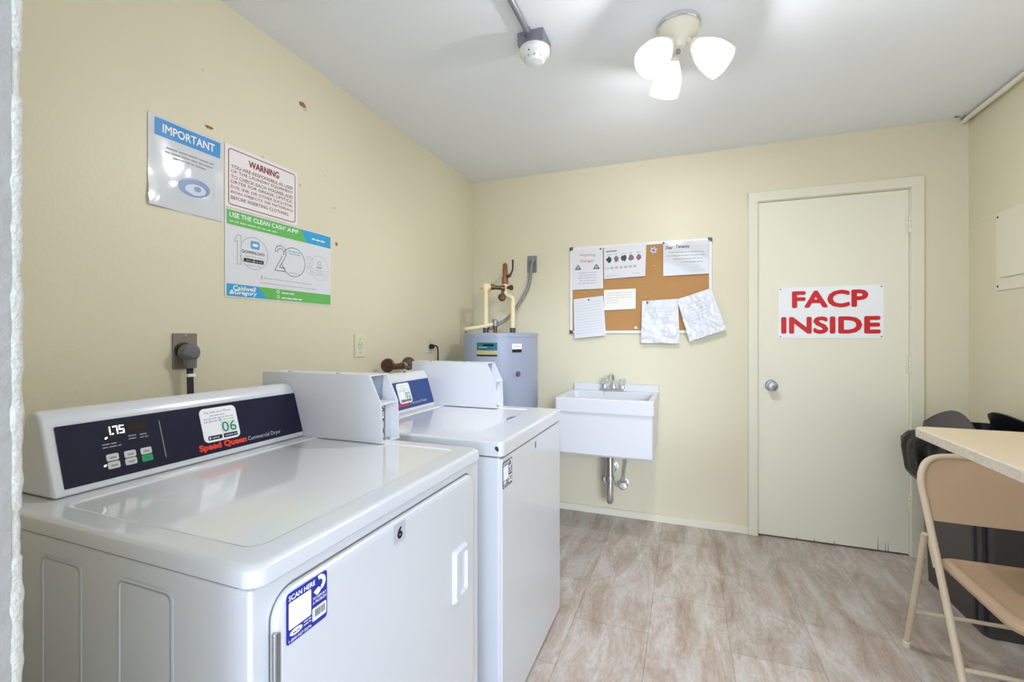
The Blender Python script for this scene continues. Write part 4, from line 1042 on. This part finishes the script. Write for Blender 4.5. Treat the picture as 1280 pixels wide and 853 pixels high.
def seat_loop(off, z):
    P = []
    x0, x1, y0, y1 = CX - HW + .020 + off, CX + HW - .020 - off, 1.590 + off, 2.015 - off
    for cx, cy, a, r in ((x1 - .07, y0 + .07, -90, .07), (x1 - .025, y1 - .025, 0, .025), (x0 + .025, y1 - .025, 90, .025), (x0 + .07, y0 + .07, 180, .07)):
        for i in range(9):
            q = R(a + 90 * i / 8); P.append((cx + r * math.cos(q), cy + r * math.sin(q), z + .012 * (cy - 1.6)))
    return P
b = M(); b.loft([seat_loop(.010, .408), seat_loop(.002, .412), seat_loop(-.002, .424), seat_loop(.002, .436), seat_loop(.012, .442), seat_loop(.024, .441), seat_loop(.034, .437), seat_loop(.12, .434)], TANM)
b.build('seat', t)

t = thing('trash_bin', 'slim charcoal trash bin with arched open lid in the right corner', 'trash bin', (1.25, 2.63, 0))
b = M(); B0 = (1.122, 1.372, 2.385, 2.875); B1 = (1.108, 1.386, 2.365, 2.895)
b.loft([rl(*B0, .03, 0.0), rl(*B0, .03, .01), rl(*B1, .035, .70)], BINM, True, False)
b.loft([rl(B1[0] - .006, B1[1] + .004, B1[2] - .006, B1[3] + .006, .038, .70), rl(B1[0] - .006, B1[1] + .004, B1[2] - .006, B1[3] + .006, .038, .735), rl(B1[0] + .006, B1[1] - .006, B1[2] + .006, B1[3] - .006, .03, .735), rl(B0[0] + .008, B0[1] - .008, B0[2] + .008, B0[3] - .008, .026, .04)], BINM, False, True)
b.build('body', t)
for y in (2.388, 2.445):
    bb = M(); bb.loft([[(1.119 - q * .0, y - .012, .02), (1.108, y - .008, .02), (1.108, y + .008, .02), (1.119, y + .012, .02)], [(1.107, y - .012, .66), (1.098, y - .008, .66), (1.098, y + .008, .66), (1.107, y + .012, .66)]] if False else
       [[(1.123, y - .014, .03), (1.114, y - .008, .03), (1.114, y + .008, .03), (1.123, y + .014, .03)], [(1.110, y - .014, .66), (1.101, y - .008, .66), (1.101, y + .008, .66), (1.110, y + .014, .66)]], BINN); bb.build('rib', t)
def lid_loop(off, f, base):
    n = 96; P = []
    rrp = Sheet.rr(B1[0] - .004 + off, B1[2] - .004 + off, B1[1] + .002 - off, B1[3] + .004 - off, .04, 8)
    # resample the outline evenly
    pts = rrp + [rrp[0]]; d = [0]
    for a, c in zip(pts, pts[1:]): d.append(d[-1] + math.hypot(c[0] - a[0], c[1] - a[1]))
    for k in range(n):
        q = d[-1] * k / n; i = max(j for j in range(len(d) - 1) if d[j] <= q); w = (q - d[i]) / max(d[i + 1] - d[i], 1e-9)
        x = pts[i][0] * (1 - w) + pts[i + 1][0] * w; y = pts[i][1] * (1 - w) + pts[i + 1][1] * w
        side = abs(x - (B1[0] + B1[1]) / 2) / ((B1[1] - B1[0]) / 2)
        s_ = (y - (B1[2] + .05)) / (B1[3] - B1[2] - .09)
        arch = max(0.0, math.sin(PI * min(1, max(0, s_)) ** 1.15)) ** .8 if side > .8 else 0
        if x > 1.247: arch = arch ** .6
        P.append((x + (.035 * f * arch if x < 1.247 else -.080 * f * arch), y, base + f * (.055 + .080 * arch)))
    return P
b = M(); b.loft([lid_loop(0, 0, .736), lid_loop(0, .35, .736), lid_loop(.002, .75, .736), lid_loop(.004, .97, .736), lid_loop(.008, 1, .736), lid_loop(.014, .97, .736)], BINM, False, False)
b.loft([lid_loop(.014, .97, .736), lid_loop(.016, .5, .736), lid_loop(.018, 0, .736)], BINN, False, False)
b.build('arched_lid', t)
# black liner folded over the rim
rnd = random.Random(12)
ph = [rnd.uniform(0, 6) for _ in range(8)]
def bag_loop(k, off, z, amp):
    n = 120; P = []
    rrp = Sheet.rr(B1[0] - .008 - off, B1[2] - .008 - off, min(B1[1] + .004 + off * .1, RW - .006), B1[3] + .008 + off, .045 + off, 8)
    pts = rrp + [rrp[0]]; d = [0]
    for a, c in zip(pts, pts[1:]): d.append(d[-1] + math.hypot(c[0] - a[0], c[1] - a[1]))
    for j in range(n):
        q = d[-1] * j / n; i = max(m_ for m_ in range(len(d) - 1) if d[m_] <= q); w = (q - d[i]) / max(d[i + 1] - d[i], 1e-9)
        x = pts[i][0] * (1 - w) + pts[i + 1][0] * w; y = pts[i][1] * (1 - w) + pts[i + 1][1] * w
        an = 2 * PI * j / n
        wob = amp * (math.sin(9 * an + ph[0] + k * .8) * .5 + math.sin(17 * an + ph[1] - k * 1.3) * .35 + math.sin(31 * an + ph[2] + k) * .25)
        corner = math.exp(-((x - B1[0]) / .10) ** 2 - ((y - B1[3]) / .17) ** 2)
        puff = .055 * corner * math.sin(min(1, k / 5) * PI) ** .7 if k else 0
        nx = -1 if x < 1.2 else (.15 if x > 1.33 else 0); ny = 1 if y > 2.8 else (-1 if y < 2.40 else 0)
        zz = z + (amp * 2.2 * (math.sin(5 * an + ph[3]) + .6 * math.sin(13 * an + ph[4])) if k >= 4 else 0) - (.075 * corner if k >= 4 else 0)
        x2 = min(x + nx * (wob + puff), RW - .004)
        P.append((x2, y + ny * (wob * .8 + puff * .9), zz))
    return P
b = M(); b.loft([bag_loop(0, -.012, .744, .0), bag_loop(0, 0.0, .746, .001), bag_loop(1, .006, .725, .004), bag_loop(2, .014, .69, .008), bag_loop(3, .018, .65, .010), bag_loop(4, .016, .61, .012), bag_loop(5, .010, .575, .012)], BAGM, False, False)
b.build('trash_bag', loc=(1.12, 2.8, .62), label='shiny black liner bag folded over the rim of the charcoal bin', cat='bag', ang=60)

# ------------------------------------------------------------------ light
w = bpy.data.worlds.new('World'); scene.world = w; w.use_nodes = True
bg = w.node_tree.nodes['Background']; bg.inputs[0].default_value = (0.80, 0.91, 1.09, 1); bg.inputs[1].default_value = 2.45
for neck, ax in BULBS:                     # light leaving the mouth of each shade
    l = bpy.data.lights.new('bulb_glow', 'AREA'); l.shape = 'DISK'; l.size = .05; l.energy = 5.2; l.color = (.94, .96, 1)
    o = bpy.data.objects.new('bulb_glow', l); COL.objects.link(o); o.location = neck + ax * .114
    o.rotation_euler = ax.to_track_quat('-Z', 'Y').to_euler()
    l = bpy.data.lights.new('bulb_glow', 'POINT'); l.energy = 5.2; l.color = (.94, .96, 1); l.shadow_soft_size = .02
    o = bpy.data.objects.new('bulb_glow', l); COL.objects.link(o); o.location = neck + ax * .135
sun = bpy.data.lights.new('daylight', 'SUN'); sun.energy = 1.2; sun.color = (.79, .92, 1.13); sun.angle = R(12)
so = bpy.data.objects.new('daylight', sun); COL.objects.link(so)
dirv = Vector((-.36, .92, -.20))
so.rotation_euler = dirv.to_track_quat('-Z', 'Y').to_euler()

# ------------------------------------------------------------------ camera
cam = bpy.data.cameras.new('Camera'); cam.sensor_width = 36; cam.lens = 569 / 1280 * 36
cam.shift_y = (421 - 426.5) / 1280 * -1 * -1
cam.clip_start = .01
co = bpy.data.objects.new('Camera', cam); COL.objects.link(co)
co.location = (0, 0, 1.21); co.rotation_euler = (R(90), 0, math.atan((858 - 640) / 569))
scene.camera = co
vs = scene.view_settings
vs.view_transform = 'Standard'; vs.look = 'None'; vs.gamma = 1; vs.exposure = 0.1; vs.use_curve_mapping = False
